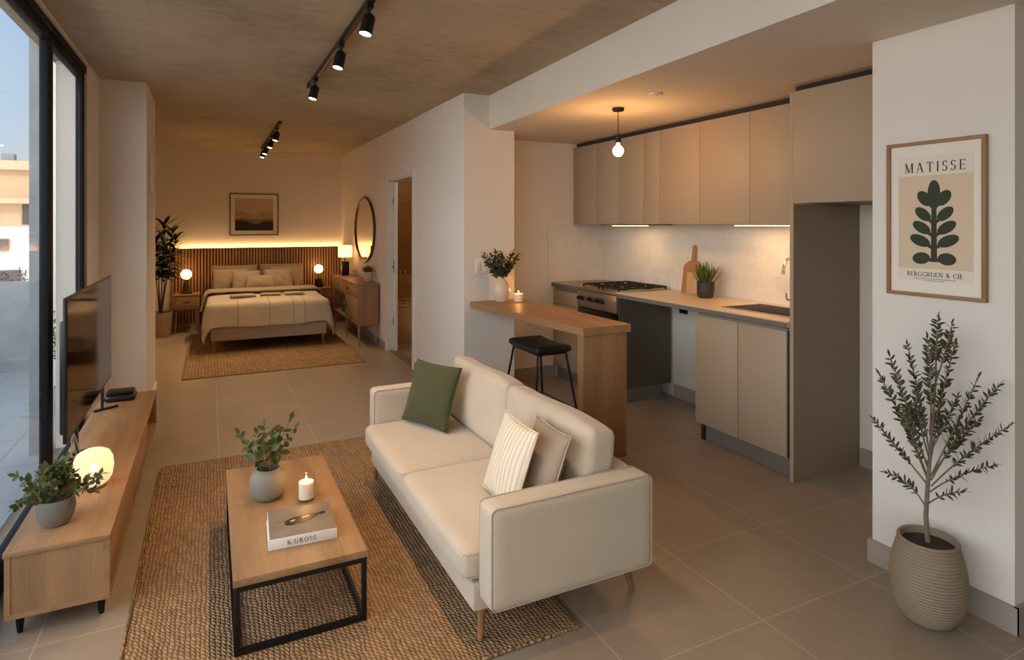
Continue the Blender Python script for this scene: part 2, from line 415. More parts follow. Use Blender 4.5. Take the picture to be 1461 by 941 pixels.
        for side in (1, -1):
            for i in range(n):
                for j in range(n):
                    f = [g[(side, i, j)], g[(side, i + 1, j)], g[(side, i + 1, j + 1)], g[(side, i, j + 1)]]
                    t.faces.new(f[::-1] if side == 1 else f)
        return s._add(t, mat)
    def leaf(s, p, d, nrm, L, W, fold=0.25, curl=0.15, shape=0.45):
        t = bmesh.new(); d = Vector(d).normalized(); nrm = Vector(nrm)
        nrm = (nrm - d * nrm.dot(d));
        if nrm.length < 1e-4: nrm = d.orthogonal()
        nrm.normalize(); sd = d.cross(nrm); p = Vector(p)
        ks = [0.0, 0.18, shape, 0.75, 1.0]; ws = [0.08, 0.72, 1.0, 0.66, 0.0]
        L0, Mi, R0 = [], [], []
        for k, w in zip(ks, ws):
            c = p + d * (L * k) - nrm * (curl * L * k * k)
            Mi.append(t.verts.new(c))
            if w > 0:
                o = sd * (W * 0.5 * w); up = nrm * (fold * W * 0.5 * w)
                L0.append(t.verts.new(c - o + up)); R0.append(t.verts.new(c + o + up))
        for i in range(3):
            t.faces.new((L0[i], Mi[i], Mi[i + 1], L0[i + 1])); t.faces.new((Mi[i], R0[i], R0[i + 1], Mi[i + 1]))
        t.faces.new((L0[3], Mi[3], Mi[4])); t.faces.new((Mi[3], R0[3], Mi[4]))
        return s._add(t)
    def grid(s, nu, nv, fn):
        t = bmesh.new()
        g = [[t.verts.new(fn(i / nu, j / nv)) for j in range(nv + 1)] for i in range(nu + 1)]
        for i in range(nu):
            for j in range(nv): t.faces.new((g[i][j], g[i + 1][j], g[i + 1][j + 1], g[i][j + 1]))
        return s._add(t)

def wpos(o):
    p = Vector((0, 0, 0))
    while o is not None: p += o.location; o = o.parent
    return p

def link_mesh(name, mb, mat, sharp=35):
    me = bpy.data.meshes.new(name); mb.bm.to_mesh(me); mb.bm.free()
    me.polygons.foreach_set('use_smooth', [True] * len(me.polygons))
    if sharp is not None: me.set_sharp_from_angle(angle=math.radians(sharp))
    me.materials.append(M[mat]); me.update()
    o = bpy.data.objects.new(name, me); COL.objects.link(o); return o

def part(name, mb, mat, parent, label=None, sharp=35, kind=None):
    """mesh given in world coordinates, stored relative to its parent"""
    if parent is not None: bmesh.ops.translate(mb.bm, vec=-wpos(parent), verts=mb.bm.verts)
    o = link_mesh(name, mb, mat, sharp)
    if parent is not None: o.parent = parent
    if label: o['label'] = label
    if kind: o['kind'] = kind
    return o

def tag(o, label, cat, group=None):
    o['label'] = label; o['category'] = cat; o['kind'] = 'thing'
    if group: o['group'] = group
    return o

def thing(name, label, cat, loc, group=None):
    o = bpy.data.objects.new(name, None); COL.objects.link(o); o.location = loc; o.empty_display_size = 0.05
    return tag(o, label, cat, group)

def single(name, mb, mat, label, cat, group=None, sharp=35):
    xs = [v.co for v in mb.bm.verts]
    c = Vector(((min(v.x for v in xs) + max(v.x for v in xs)) / 2, (min(v.y for v in xs) + max(v.y for v in xs)) / 2, min(v.z for v in xs)))
    bmesh.ops.translate(mb.bm, vec=-c, verts=mb.bm.verts)
    o = link_mesh(name, mb, mat, sharp); o.location = c
    return tag(o, label, cat, group)

def struct(name, mb, mat, parent=None, label=None, sharp=35):
    o = part(name, mb, mat, parent, label, sharp)
    if parent is None: o['kind'] = 'structure'
    return o

def copy_tree(o, parent=None):
    c = o.copy(); COL.objects.link(c)
    if parent is not None: c.parent = parent
    for ch in [x for x in bpy.data.objects if x.parent == o]: copy_tree(ch, c)
    return c

def light(name, typ, loc, energy, rgb=(255, 196, 128), **kw):
    d = bpy.data.lights.new(name, typ); d.energy = energy; d.color = lin(rgb)[:3]
    o = bpy.data.objects.new(name, d); COL.objects.link(o); o.location = loc
    for k, v in kw.items():
        if k == 'rot': o.rotation_euler = v
        elif k == 'aim': o.rotation_euler = (Vector(v) - Vector(loc)).to_track_quat('-Z', 'Y').to_euler()
        else: setattr(d, k, v)
    return o

# ------------------------------------------------------------------ serif lettering
def glyph(ch):
    T, t = 0.125, 0.05; Q = []
    def seg(x0, y0, x1, y1, w):
        dx, dy = x1 - x0, y1 - y0; L = math.hypot(dx, dy); nx, ny = -dy / L * w / 2, dx / L * w / 2
        Q.append([(x0 + nx, y0 + ny), (x1 + nx, y1 + ny), (x1 - nx, y1 - ny), (x0 - nx, y0 - ny)])
    def ver(x, w, y0=0.0, y1=1.0, sf=3):
        seg(x, y0, x, y1, w)
        if sf & 1: seg(x - 0.13, y0 + .02, x + 0.13, y0 + .02, .04)
        if sf & 2: seg(x - 0.13, y1 - .02, x + 0.13, y1 - .02, .04)
    def arc(cx, cy, rx, ry, a0, a1, n=14):
        pr = None
        for i in range(n + 1):
            a = math.radians(a0 + (a1 - a0) * i / n); c, s_ = math.cos(a), math.sin(a)
            w = t + (T - t) * abs(c) ** 1.5
            k = ((cx + rx * c, cy + ry * s_), (cx + (rx - w) * c, cy + (ry - min(w, .08)) * s_))
            if pr: Q.append([pr[0], k[0], k[1], pr[1]])
            pr = k
    if ch == 'M': ver(.13, t); ver(.87, T); seg(.15, .98, .5, .03, T); seg(.5, .03, .85, .98, t); w = 1.0
    elif ch == 'A': seg(.1, .02, .4, 1, t); seg(.4, 1, .72, .02, T); seg(.22, .34, .62, .34, t); seg(0, .02, .22, .02, .04); seg(.6, .02, .84, .02, .04); w = .84
    elif ch == 'T': ver(.38, T, sf=1); seg(.02, .975, .74, .975, t); seg(.04, .98, .04, .8, t); seg(.72, .98, .72, .8, t); w = .76
    elif ch == 'I': ver(.14, T); w = .28
    elif ch == 'S': arc(.28, .74, .25, .26, 40, 270); arc(.28, .27, .27, .27, -140, 90); seg(.48, .98, .48, .8, .04); seg(.05, .2, .05, .02, .04); w = .56
    elif ch == 'E': ver(.14, T); seg(.1, .975, .6, .975, t); seg(.1, .5, .46, .5, t); seg(.1, .025, .62, .025, t); seg(.59, .98, .59, .82, t); seg(.61, .18, .61, .02, t); seg(.46, .6, .46, .4, .04); w = .66
    elif ch == 'B': ver(.14, T); arc(.3, .75, .28, .25, -90, 90); arc(.3, .26, .33, .26, -90, 90); seg(.12, .975, .32, .975, t); seg(.12, .5, .32, .5, t); seg(.12, .025, .32, .025, t); w = .68
    elif ch == 'R': ver(.14, T); arc(.3, .74, .28, .26, -90, 90); seg(.12, .975, .32, .975, t); seg(.12, .49, .34, .49, t); seg(.36, .48, .68, .02, T); seg(.6, .02, .8, .02, .04); w = .78
    elif ch == 'G': arc(.44, .5, .42, .5, 40, 320); ver(.74, T, 0.05, .42, 2); seg(.74, .98, .74, .78, .04); w = .86
    elif ch == 'C': arc(.44, .5, .42, .5, 42, 318); seg(.74, .98, .74, .76, .04); w = .8
    elif ch == 'O': arc(.44, .5, .42, .5, 0, 360, 26); w = .88
    elif ch == 'U': ver(.13, T, .3, 1, 2); ver(.72, t, .3, 1, 2); arc(.43, .31, .36, .31, 180, 360); w = .85
    elif ch == 'N': ver(.13, t); ver(.77, t, sf=2); seg(.14, .98, .77, .02, T); w = .9
    elif ch == 'K': ver(.14, T); seg(.2, .42, .66, .98, t); seg(.3, .55, .7, .02, T); seg(.56, .98, .78, .98, .04); seg(.6, .02, .82, .02, .04); w = .8
    elif ch == '&': arc(.34, .78, .19, .22, 0, 360, 18); arc(.32, .27, .3, .27, 60, 350); seg(.2, .7, .74, .02, T); seg(.56, .2, .74, .52, t); seg(.64, .52, .84, .52, .04); w = .86
    elif ch == '.': seg(.02, .06, .14, .06, .12); w = .16
    else: w = .4
    return Q, w

def lettering(mb, text, fn, width, height, track=0.16, depth=0.0012):
    """text centred on the origin of fn(a, b, d)"""
    gl = [glyph(c) for c in text]
    tot = sum(w for _, w in gl) + track * (len(gl) - 1)
    kx = width / tot; x = -tot / 2
    for Q, w in gl:
        for q in Q:
            mb.prism([((x + a) * kx, (b - .5) * height) for a, b in q], fn, 0.0, depth)
        x += w + track

# ------------------------------------------------------------------ camera
EYE = 1.5
FOC = 872.8; YAW = math.radians(26.2545)
cam = bpy.data.cameras.new('camera'); cam.sensor_fit = 'HORIZONTAL'; cam.sensor_width = 36.0
cam.lens = FOC / 1461 * 36.0; cam.shift_y = -(470.5 - 320.0) / 1461; cam.clip_start = 0.05; cam.clip_end = 300
co = bpy.data.objects.new('camera', cam); COL.objects.link(co)
co.location = (0, 0, EYE); co.rotation_euler = (PI / 2, 0, -YAW); SC.camera = co

CE, SO = 2.60, 2.31      # ceiling and kitchen soffit heights
BACK, KB, KL = 10.03, 3.64, 5.26   # bedroom back wall y, kitchen back wall x, kitchen side wall y

# ------------------------------------------------------------------ setting
struct('floor', MB().box(-0.86, 4.6, -2.6, 10.4, -0.12, 0.0), 'floor')
struct('ceiling', MB().box(-.95, 4.6, -2.6, 10.4, CE, CE + 0.2), 'ceil')
b = MB().prism([(2.135, 4.768), (2.03, 1.42), (1.915, -2.6), (4.6, -2.6), (4.6, KL + .1), (2.3, KL + .1), (2.3, 4.768)], lambda a, c, d: (a, c, d), SO, CE - 0.001)
struct('ceiling_soffit', b, 'soffit')
struct('wall_back', MB().box(-.93, 2.1, BACK, BACK + 0.15, 0, CE), 'wall')
struct('wall_bedroom_side', MB().box(-0.93, -0.82, 6.38, BACK, 0, CE), 'wall')
struct('wall_stub', MB().box(-0.93, -0.445, 5.52, 6.38, 0, CE), 'wall')
struct('wall_window_end', MB().box(-0.93, -0.755, 5.035, 5.52, 0, CE), 'wall')
DY0, DY1, DZ = 6.16, 7.18, 2.02
b = MB().box(1.895, 2.01, DY1, BACK, 0, CE).box(1.895, 2.01, DY0, DY1, DZ, CE).box(1.895, 2.01, KL, DY0, 0, CE)
struct('wall_right', b, 'wall')
struct('wall_pillar', MB().prism([(1.905, 4.77), (2.375, 4.77), (2.375, KL), (1.895, KL)], lambda a, c, d: (a, c, d), 0, CE), 'wall')
struct('wall_kitchen_side', MB().box(2.01, KB + .12, KL, KL + .1, 0, SO + .05), 'wall')
struct('wall_kitchen_back', MB().box(KB, KB + .12, 1.735, KL, 0, SO + .05), 'wall')
struct('wall_front', MB().box(2.648, 4.6, 1.197, 1.735, 0, CE), 'wall')
struct('wall_far_side', MB().box(4.45, 4.6, -2.6, 1.197, 0, CE), 'wall')
struct('wall_near', MB().box(-1.3, 4.6, -2.75, -2.6, 0, CE), 'wall')
# skirtings
SK = 0.085
struct('baseboard_right', MB().box(1.882, 1.893, KL - .49, DY0 - .07, 0, SK).box(1.882, 1.893, DY1 + .07, BACK, 0, SK), 'skirt')
struct('baseboard_stub', MB().box(-0.443, -0.431, 5.51, 6.39, 0, SK).box(-.75, -0.431, 5.507, 5.518, 0, SK), 'wall')
struct('baseboard_front', MB().box(2.634, 2.646, 1.183, 1.749, 0, 0.1).box(2.634, 4.44, 1.183, 1.195, 0, 0.1).box(2.646, 3.03, 1.737, 1.749, 0, 0.1), 'skirt')
struct('baseboard_kitchen', MB().box(2.377, 3.06, KL - .014, KL - .002, 0, 0.11).box(KB - .014, KB - .002, 3.29, 4.165, 0, 0.11).box(KB - .014, KB - .002, 1.75, 2.46, 0, 0.11), 'skirt')
struct('baseboard_back', MB().box(-.81, 1.88, BACK - .05, BACK - .04, 0, 0.07), 'skirt')
struct('trim_ceiling', MB().box(-0.775, -0.745, -2.6, 5.52, CE - .022, CE - .001), 'wall')

# bathroom doorway and what shows through it
d1 = MB()
d1.box(1.878, 1.894, DY1, DY1 + .06, 0, DZ + .055).box(1.878, 1.894, DY0 - .06, DY0, 0, DZ + .055).box(1.878, 1.894, DY0, DY1, DZ, DZ + .055)
d1.box(1.894, 2.011, DY1 - .014, DY1 - .001, 0, DZ).box(1.894, 2.011, DY0 + .001, DY0 + .014, 0, DZ).box(1.894, 2.011, DY0 + .014, DY1 - .014, DZ - .014, DZ - .001)
door = struct('door_1', d1, 'wall')
struct('door_edge', MB().box(1.955, 1.995, DY1 - .075, DY1 - .016, 0.005, DZ - .02, .003), 'white_plastic', door)
lk = MB().box(1.951, 1.956, DY1 - .06, DY1 - .035, .93, 1.07, .002).tube([(1.953, DY1 - .05, 1.0), (1.93, DY1 - .05, 1.0), (1.93, DY1 - .07, 1.0)], .006)
for z in (.35, 1.78): lk.box(1.951, 1.956, DY1 - .04, DY1 - .02, z - .04, z + .04)
struct('door_latch', lk, 'steel_dark', door)
struct('trim_threshold', MB().box(1.9, 2.01, DY0 + .015, DY1 - .015, 0, .004), 'counter_edge')
struct('wall_bath_back', MB().box(2.01, 3.6, 8.55, 8.65, 0, CE), 'bath_tile')
struct('wall_bath_lower', MB().box(2.012, 3.5, 8.50, 8.548, 0, 0.80), 'bath_lower')
struct('wall_bath_side', MB().box(3.5, 3.6, KL + .1, 8.55, 0, CE), 'bath_wall')
tb = thing('bathtub', 'cream bathtub against the brown tiled wall, seen through the narrow doorway', 'bathtub', (2.75, 8.12, 0))
m = MB()
m.box(2.015, 3.48, 7.76, 7.80, 0.0, .43, .008).box(2.015, 3.48, 8.44, 8.49, 0.0, .43, .008).box(2.015, 2.06, 7.80, 8.44, 0, .43).box(3.43, 3.48, 7.80, 8.44, 0, .43).box(2.06, 3.43, 7.80, 8.44, 0, .12)
part('tub_body', m, 'tub', tb)
part('tub_rim', MB().box(2.013, 3.482, 7.745, 7.83, .43, .45, .008).box(2.013, 3.482, 8.42, 8.495, .43, .45, .008).box(2.013, 2.09, 7.83, 8.42, .43, .45).box(3.4, 3.482, 7.83, 8.42, .43, .45), 'tub', tb)
tp = thing('bath_tap', 'small chrome tap standing on the rim of the bathtub', 'tap', (2.27, 7.79, .452))
part('tap_body', MB().lathe([(.016, 0), (.013, .01), (.012, .07), (.016, .075), (0, .08)], (2.27, 7.79, .452), 16), 'steel', tp)
part('spout', MB().tube([(2.27, 7.79, .51), (2.27, 7.83, .525), (2.27, 7.87, .52), (2.27, 7.885, .50)], .008), 'steel', tp)
for i, (x, h, ma) in enumerate(((2.43, .055, 'ceramic'), (2.465, .07, 'oak_dark'), (2.50, .05, 'ceramic'))):
    r = .012
    o = single('toiletry_bottle', MB().lathe([(r, 0), (r, h * .7), (r * .5, h * .8), (r * .5, h), (0, h)], (x, 8.523, .8), 14), ma,
               ('short pale toiletry bottle on the bathroom ledge, first from the door edge', 'tallest brown toiletry bottle on the bathroom ledge', 'small pale toiletry bottle on the bathroom ledge beyond the brown one')[i], 'bottle', 'toiletries on the bathroom ledge')

# window wall: black sliding frames along x = -0.75
WX = -0.757
def window(nm, y0, y1, ml=0.06):
    z0, z1 = 0.06, CE - 0.07
    fr = MB()
    w = struct(nm, MB().box(WX - .09, WX, y0, y1, 0.0, .06, .003).box(WX - .09, WX, y0, y1, z1, CE - .024, .003), 'frame_black')
    fr.box(WX - .052, WX - .012, y0 + .002, y0 + ml, z0, z1, .003).box(WX - .052, WX - .012, y1 - ml, y1 - .002, z0, z1, .003)
    fr.box(WX - .052, WX - .012, y0 + ml, y1 - ml, z0, z0 + .055, .003).box(WX - .052, WX - .012, y0 + ml, y1 - ml, z1 - .05, z1, .003)
    struct('window_frame', fr, 'frame_black', w)
    struct('pane', MB().box(WX - .036, WX - .028, y0 + ml, y1 - ml, z0 + .055, z1 - .05), 'pane', w)
    return w
ys = [-2.6, -1.15, 0.27, 1.68, 3.06]
for i in range(4): window('window_%d' % (i + 1), ys[i], ys[i + 1], .045)
window('window_5', 3.06, 4.03, .04)
window('window_6', 4.03, 5.033, .075)

# terrace and what stands outside
struct('terrace_floor', MB().box(-3.4, -0.935, -3.5, 8.6, -0.13, -0.01), 'ext_floor')
struct('terrace_parapet', MB().box(-3.4, -0.935, 7.95, 8.1, -.01, .90).box(-3.4, -.935, 7.88, 7.95, -.01, .11).box(-3.4, -3.25, -3.5, 7.95, -.01, .9), 'ext_conc')
struct('terrace_end_wall', MB().box(-1.27, -0.935, 6.3, 6.5, -.01, 3.0), 'ext_white')
struct('terrace_column', MB().box(-1.06, -1.0, 4.97, 5.12, -.01, 2.9).box(-1.06, -1.0, -3.5, 4.97, 2.72, 2.9), 'ext_conc')
struct('terrace_slab', MB().box(-1.06, -0.85, -3.5, 6.3, 2.9, 3.05), 'ext_conc')

def building(name, label, x0, x1, y0, y1, z0, z1, ma, wins, roof=True):
    t = thing(name, label, 'building', ((x0 + x1) / 2, (y0 + y1) / 2, z0))
    part('walls', MB().box(x0, x1, y0, y1, z0, z1), ma, t)
    if roof: part('roof_slab', MB().box(x0 - .3, x1 + .3, y0 - .5, y1, z1, z1 + .35).box(x0 - .1, x1 + .1, y0 - .9, y0, z1 - 1.3, z1 - 1.1), 'ext_tan', t)
    for (a, b_, c, d) in wins:
        part('window_opening', MB().box(a, b_, y0 - .06, y0 - .005, c, d), 'ext_dark', t)
    return t
bt = building('street_apartment_block', 'tan flat roofed apartment block with dark windows beyond the terrace', -14, -4.5, 30, 36, -8, 3.6, 'ext_tan',
         [(-8.1, -7.4, 1.5, 2.5), (-6.6, -5.9, 1.5, 2.5), (-9.9, -9.0, 1.5, 2.5), (-8.1, -7.4, -1.0, .2)])
for x in (-8.2, -7.5, -6.4, -9.6): part('rooftop_vent', MB().box(x, x + .4, 31, 31.4, 3.95, 4.25 + .2 * ((x * 7) % 1)), 'ext_conc', bt)
bw = building('street_house', 'white rendered house with small windows standing below the tan block', -9, -2.6, 16, 20, -8, 1.45, 'ext_white',
         [(-3.95, -3.75, 0.95, 1.2), (-3.9, -3.55, -.1, .55), (-4.6, -4.35, .2, .6)], False)

# ------------------------------------------------------------------ plants
def sprig(fo, st, pts, L, W, pairs, r=0.002, start=0.25, rnd=random, up=0.3, ang=55, tip=True, alt=False):
    pts = [Vector(p) for p in pts]
    st.tube(pts, [r * (1 - .6 * i / (len(pts) - 1)) for i in range(len(pts))], 5)
    seg = [(pts[i + 1] - pts[i]).length for i in range(len(pts) - 1)]; tot = sum(seg)
    def at(k):
        d = k * tot
        for i, s_ in enumerate(seg):
            if d <= s_ or i == len(seg) - 1: return pts[i] + (pts[i + 1] - pts[i]) * (d / s_), (pts[i + 1] - pts[i]).normalized()
            d -= s_
    for i in range(pairs):
        k = start + (1 - start) * (i + .5) / pairs
        p, d = at(min(k, .995)); roll = rnd.uniform(-.9, .9) + (PI / 2 if i % 2 else 0) * .6
        sd = d.cross(Vector((0, 0, 1)))
        if sd.length < .1: sd = d.cross(Vector((.8, .3, 0)))
        sd.normalize(); sd = Matrix.Rotation(roll, 3, d) @ sd
        for sg in ((1, -1) if not alt else ((1,) if i % 2 else (-1,))):
            a = math.radians(ang + rnd.uniform(-14, 14)); ld = d * math.cos(a) + sd * (sg * math.sin(a)) + Vector((0, 0, rnd.uniform(-.15, .25)))
            s_ = (1 - .35 * abs(2 * k - 1.1)) * rnd.uniform(.8, 1.15)
            nr = d.cross(sd) * rnd.uniform(.5, 1.2) + d * .3 + Vector((rnd.uniform(-.5, .5), rnd.uniform(-.8, .2), rnd.uniform(0, .6)))
            fo.leaf(p, ld, nr, L * s_, W * s_, curl=rnd.uniform(.02, .3))
    if tip:
        p, d = at(.999); fo.leaf(p, d, Vector((rnd.uniform(-.5, .5), rnd.uniform(-.5, .5), 1)), L * .8, W * .8)

def arcpts(p0, az, lean, length, droop=0.4, n=6):
    """stem that starts upright-ish, leans out at angle lean and droops"""
    p = Vector(p0); pts = [p.copy()]; e = lean * .4
    for i in range(n):
        e = lean * .4 + (lean * .6 + droop) * ((i + 1) / n)
        p = p + Vector((math.sin(e) * math.cos(az), math.sin(e) * math.sin(az), math.cos(e))) * (length / n); pts.append(p.copy())
    return pts

# ------------------------------------------------------------------ kitchen
CX = 3.04; CT = 0.93
def door_front(x, y0, y1, z0, z1, th=.018): return MB().box(x, x + th, y0 + .002, y1 - .002, z0, z1, .0015)

# base unit by the side wall
t = thing('drawer_unit', 'narrow taupe drawer base unit between cooker and side wall', 'cabinet', (3.34, 5.02, 0))
part('carcass', MB().box(CX + .022, KB - .006, 4.79, KL - .02, .12, CT - .045), 'cab_side', t)
part('drawer_front', door_front(CX, 4.79, KL - .02, .73, .86), 'cab', t)
part('drawer_front', door_front(CX, 4.79, KL - .02, .60, .725), 'cab', t)
part('cupboard_door', door_front(CX, 4.79, KL - .02, .125, .595), 'cab', t)
part('plinth', MB().box(CX + .05, KB - .02, 4.79, KL - .02, .001, .118), 'plinth', t)
t = thing('corner_worktop', 'short stone worktop between the cooker and the tiled side wall', 'worktop', (3.34, 5.02, CT - .04))
part('slab', MB().box(CX - .015, KB - .012, 4.787, KL - .012, CT - .035, CT, .003), 'counter_dark', t)
part('edge_band', MB().box(CX - .018, CX - .0155, 4.787, KL - .012, CT - .035, CT - .004), 'counter_edge', t)

# cooker
t = thing('gas_cooker', 'stainless steel gas cooker with black knobs, oven door and charcoal side', 'cooker', (3.33, 4.48, 0))
Y0, Y1 = 4.178, 4.782
part('body', MB().box(CX + .03, KB - .03, Y0 + .006, Y1, .12, .905, .003), 'cab_grey', t)
part('side_panel', MB().box(CX + .012, 3.50, Y0 - .006, Y0 + .004, .12, .885), 'cab_grey', t, 'charcoal side panel')
pl = part('plinth', MB().box(CX + .05, 3.50, Y0, Y1, .001, .118).box(CX + .04, CX + .06, Y0 - .008, Y0 + .02, .001, .118).box(3.44, 3.46, Y0 - .008, Y0, .001, .118), 'plinth', t)
part('control_panel', MB().box(CX - .012, CX + .028, Y0, Y1, .755, .905, .004), 'steel', t)
for yy in (4.735, 4.69, 4.575, 4.53, 4.46, 4.41, 4.365):
    part('knob', MB().lathe([(.021, 0), (.021, .006), (.016, .01), (.014, .03), (0, .032)], (0, 0, 0), 18, Matrix.Translation((CX - .013, yy, .835)) @ Matrix.Rotation(-PI / 2, 4, 'Y')), 'knob', t)
od = part('oven_door', MB().box(CX - .006, CX + .028, Y0 + .004, Y1 - .004, .17, .745, .004), 'oven_glass', t)
part('oven_handle', MB().tube([(CX - .05, Y0 + .1, .68), (CX - .05, Y1 - .1, .68)], .011, 12).box(CX - .05, CX - .006, Y0 + .12, Y0 + .135, .673, .687).box(CX - .05, CX - .006, Y1 - .135, Y1 - .12, .673, .687), 'steel', od)
part('drawer_front', MB().box(CX - .004, CX + .028, Y0 + .004, Y1 - .004, .125, .165, .003), 'steel_dark', t)
hb = part('hob_plate', MB().box(CX - .014, KB - .03, Y0, Y1, .907, .934, .006), 'steel', t)
for bx in (3.2, 3.46):
    for by in (4.33, 4.63):
        part('burner', MB().lathe([(.05, 0), (.05, .008), (.038, .012), (.036, .02), (0, .021)], (bx, by, .935), 24), 'iron', hb)
for by in (4.33, 4.63):
    g = MB(); zz = .962
    for yy in (by - .125, by + .125): g.box(3.08, 3.575, yy - .006, yy + .006, zz - .012, zz)
    for xx in (3.08, 3.33, 3.575): g.box(xx - .006, xx + .006, by - .125, by + .125, zz - .012, zz)
    for bx in (3.2, 3.46):
        g.box(bx - .1, bx - .03, by - .005, by + .005, zz - .01, zz + .004).box(bx + .03, bx + .1, by - .005, by + .005, zz - .01, zz + .004)
        g.box(bx - .005, bx + .005, by - .12, by - .03, zz - .01, zz + .004).box(bx - .005, bx + .005, by + .03, by + .12, zz - .01, zz + .004)
    for xx in (3.08, 3.575):
        for yy in (by - .12, by + .12): g.box(xx - .006, xx + .006, yy - .006, yy + .006, .935, zz)
    part('pan_grate', g, 'iron', hb)

# sink unit
t = thing('sink_unit', 'taupe sink base unit with two plain doors over a grey plinth', 'cabinet', (3.34, 2.88, 0))
S0, S1 = 2.496, 3.268
m = MB().box(CX + .022, CX + .6 - .01, S1 - .018, S1, .127, CT - .045).box(CX + .022, KB - .006, S0, S0 + .018, .127, CT - .045)
m.box(CX + .022, KB - .006, S0 + .018, S1 - .018, .127, .145).box(KB - .02, KB - .006, S0 + .018, S1 - .018, .145, CT - .045)
part('carcass', m, 'cab', t)
part('top_rail', MB().box(CX + .012, CX + .03, S0 + .018, S1 - .018, .868, CT - .045), 'cab_side', t)
part('door', door_front(CX, 2.885, S1, .127, .872), 'cab', t)
part('door', door_front(CX, S0 + .016, 2.883, .127, .872), 'cab', t)
part('gap_shade_strip', MB().box(CX + .008, CX + .02, S0, S0 + .016, .127, .872), 'gap', t, 'dark strip for the shade in the gap beside the door')  # dark strip painted as the shade between door and panel
part('plinth', MB().box(CX + .05, CX + .066, S0, S1 - .05, .001, .125), 'plinth', t)
part('leg', MB().box(CX + .05, CX + .075, S1 - .04, S1 - .005, .001, .126), 'steel_dark', t)

t = thing('long_worktop', 'long beige worktop over the sink unit and appliance gap', 'worktop', (3.33, 3.33, CT - .04))
W0, W1 = 2.494, 4.172; SX0, SX1, SY0, SY1 = 3.18, 3.53, 2.60, 3.14
X0, X1 = CX - .015, KB - .012
m = MB().box(X0, SX0, W0, W1, CT - .036, CT).box(SX1, X1, W0, W1, CT - .036, CT).box(SX0, SX1, W0, SY0, CT - .036, CT).box(SX0, SX1, SY1, W1, CT - .036, CT)
part('slab', m, 'counter', t)
part('edge_band', MB().box(X0 - .004, X0 - .0005, W0, W1, CT - .036, CT - .006), 'counter_edge', t, 'grey edge band')
t = thing('kitchen_sink', 'square steel sink let into the beige worktop', 'sink', (3.355, 2.87, CT - .19))
m = MB().box(SX0 + .004, SX0 + .008, SY0 + .004, SY1 - .004, CT - .18, CT - .001).box(SX1 - .008, SX1 - .004, SY0 + .004, SY1 - .004, CT - .18, CT - .001)
m.box(SX0 + .008, SX1 - .008, SY0 + .004, SY0 + .008, CT - .18, CT - .001).box(SX0 + .008, SX1 - .008, SY1 - .008, SY1 - .004, CT - .18, CT - .001).box(SX0 + .008, SX1 - .008, SY0 + .008, SY1 - .008, CT - .184, CT - .178)
part('basin', m, 'steel', t)
rm = MB()
for a in ((SX0 - .012, SX0 + .008, SY0 - .012, SY1 + .012), (SX1 - .008, SX1 + .012, SY0 - .012, SY1 + .012), (SX0 + .008, SX1 - .008, SY0 - .012, SY0 + .008), (SX0 + .008, SX1 - .008, SY1 - .008, SY1 + .012)): rm.box(*a, CT + .001, CT + .004)
part('rim', rm, 'steel', t)
part('drain', MB().lathe([(.03, 0), (.03, .004), (.02, .005), (0, .003)], (3.35, 2.87, CT - .177), 20), 'steel', t)
t = thing('mixer_tap', 'curved steel mixer tap standing behind the sink', 'tap', (3.572, 2.895, CT + .002))
B_ = Vector((3.572, 2.895, CT + .002)); tip = Vector((3.38, 2.82, 1.172)); hz = Vector((tip.x - B_.x, tip.y - B_.y, 0)); rad = hz.length / 2
q = [B_ + Vector((0, 0, a)) for a in (0, .1, .22)] + [B_ + hz / 2 - hz.normalized() * rad * math.cos(a) + Vector((0, 0, .235 + rad * math.sin(a))) for a in [PI * k / 12 for k in range(0, 12)]] + [tip + Vector((0, 0, .02)), tip]
part('spout', MB().tube(q, [.010] * (len(q) - 1) + [.012], 12), 'steel', t)
part('tap_base', MB().lathe([(.024, 0), (.024, .006), (.016, .01), (.016, .05), (0, .05)], B_, 20), 'steel', t)
part('lever', MB().tube([B_ + Vector((-.012, .008, .05)), B_ + Vector((-.03, .03, .055)), B_ + Vector((-.032, .036, .10))], [.009, .007, .005], 8), 'steel', t)

# tall panel, bridge unit over the fridge space, wall units
t = thing('tall_end_panel', 'tall taupe end panel standing between sink unit and fridge space', 'panel', (3.33, 2.478, 0))
part('panel_board', MB().box(CX + .003, KB - .004, 2.466, 2.488, .001, 1.618), 'cab_side', t)
part('front_edging', MB().box(CX, CX + .003, 2.466, 2.490, .001, 1.618), 'cab', t)
t = thing('bridge_cabinet', 'deep taupe cabinet over the empty fridge space', 'cabinet', (3.34, 2.11, 1.62))
part('carcass', MB().box(CX + .022, KB - .004, 1.742, 2.490, 1.622, 2.27), 'cab_side', t)
part('door', MB().box(CX, CX + .018, 1.742, 2.468, 1.622, 2.27, .0015), 'cab', t)
part('side_edge', MB().box(CX + .002, CX + .022, 2.470, 2.492, 1.622, 2.27), 'cab', t)
UX = 3.28; UB, UT = 1.502, 2.265
def wall_unit(label, y0, y1, splits):
    t = thing('wall_cabinet', label, 'cabinet', ((UX + KB) / 2, (y0 + y1) / 2, UB), 'taupe wall cabinets over the worktop')
    part('carcass', MB().box(UX + .022, KB - .004, y0 + .001, y1 - .001, UB, UT), 'cab_side', t)
    e = [y0] + splits + [y1]
    for a, b_ in zip(e, e[1:]): part('door', MB().box(UX, UX + .018, a + .0015, b_ - .0015, UB, UT, .0012), 'cab', t)
    return t
wall_unit('single door taupe wall cabinet in the corner against the side wall', 4.842, KL - .012, [])
wall_unit('two door taupe wall cabinet above the gas cooker', 4.141, 4.842, [4.487])
wall_unit('slim filler taupe wall cabinet just past the cooker', 3.935, 4.141, [])
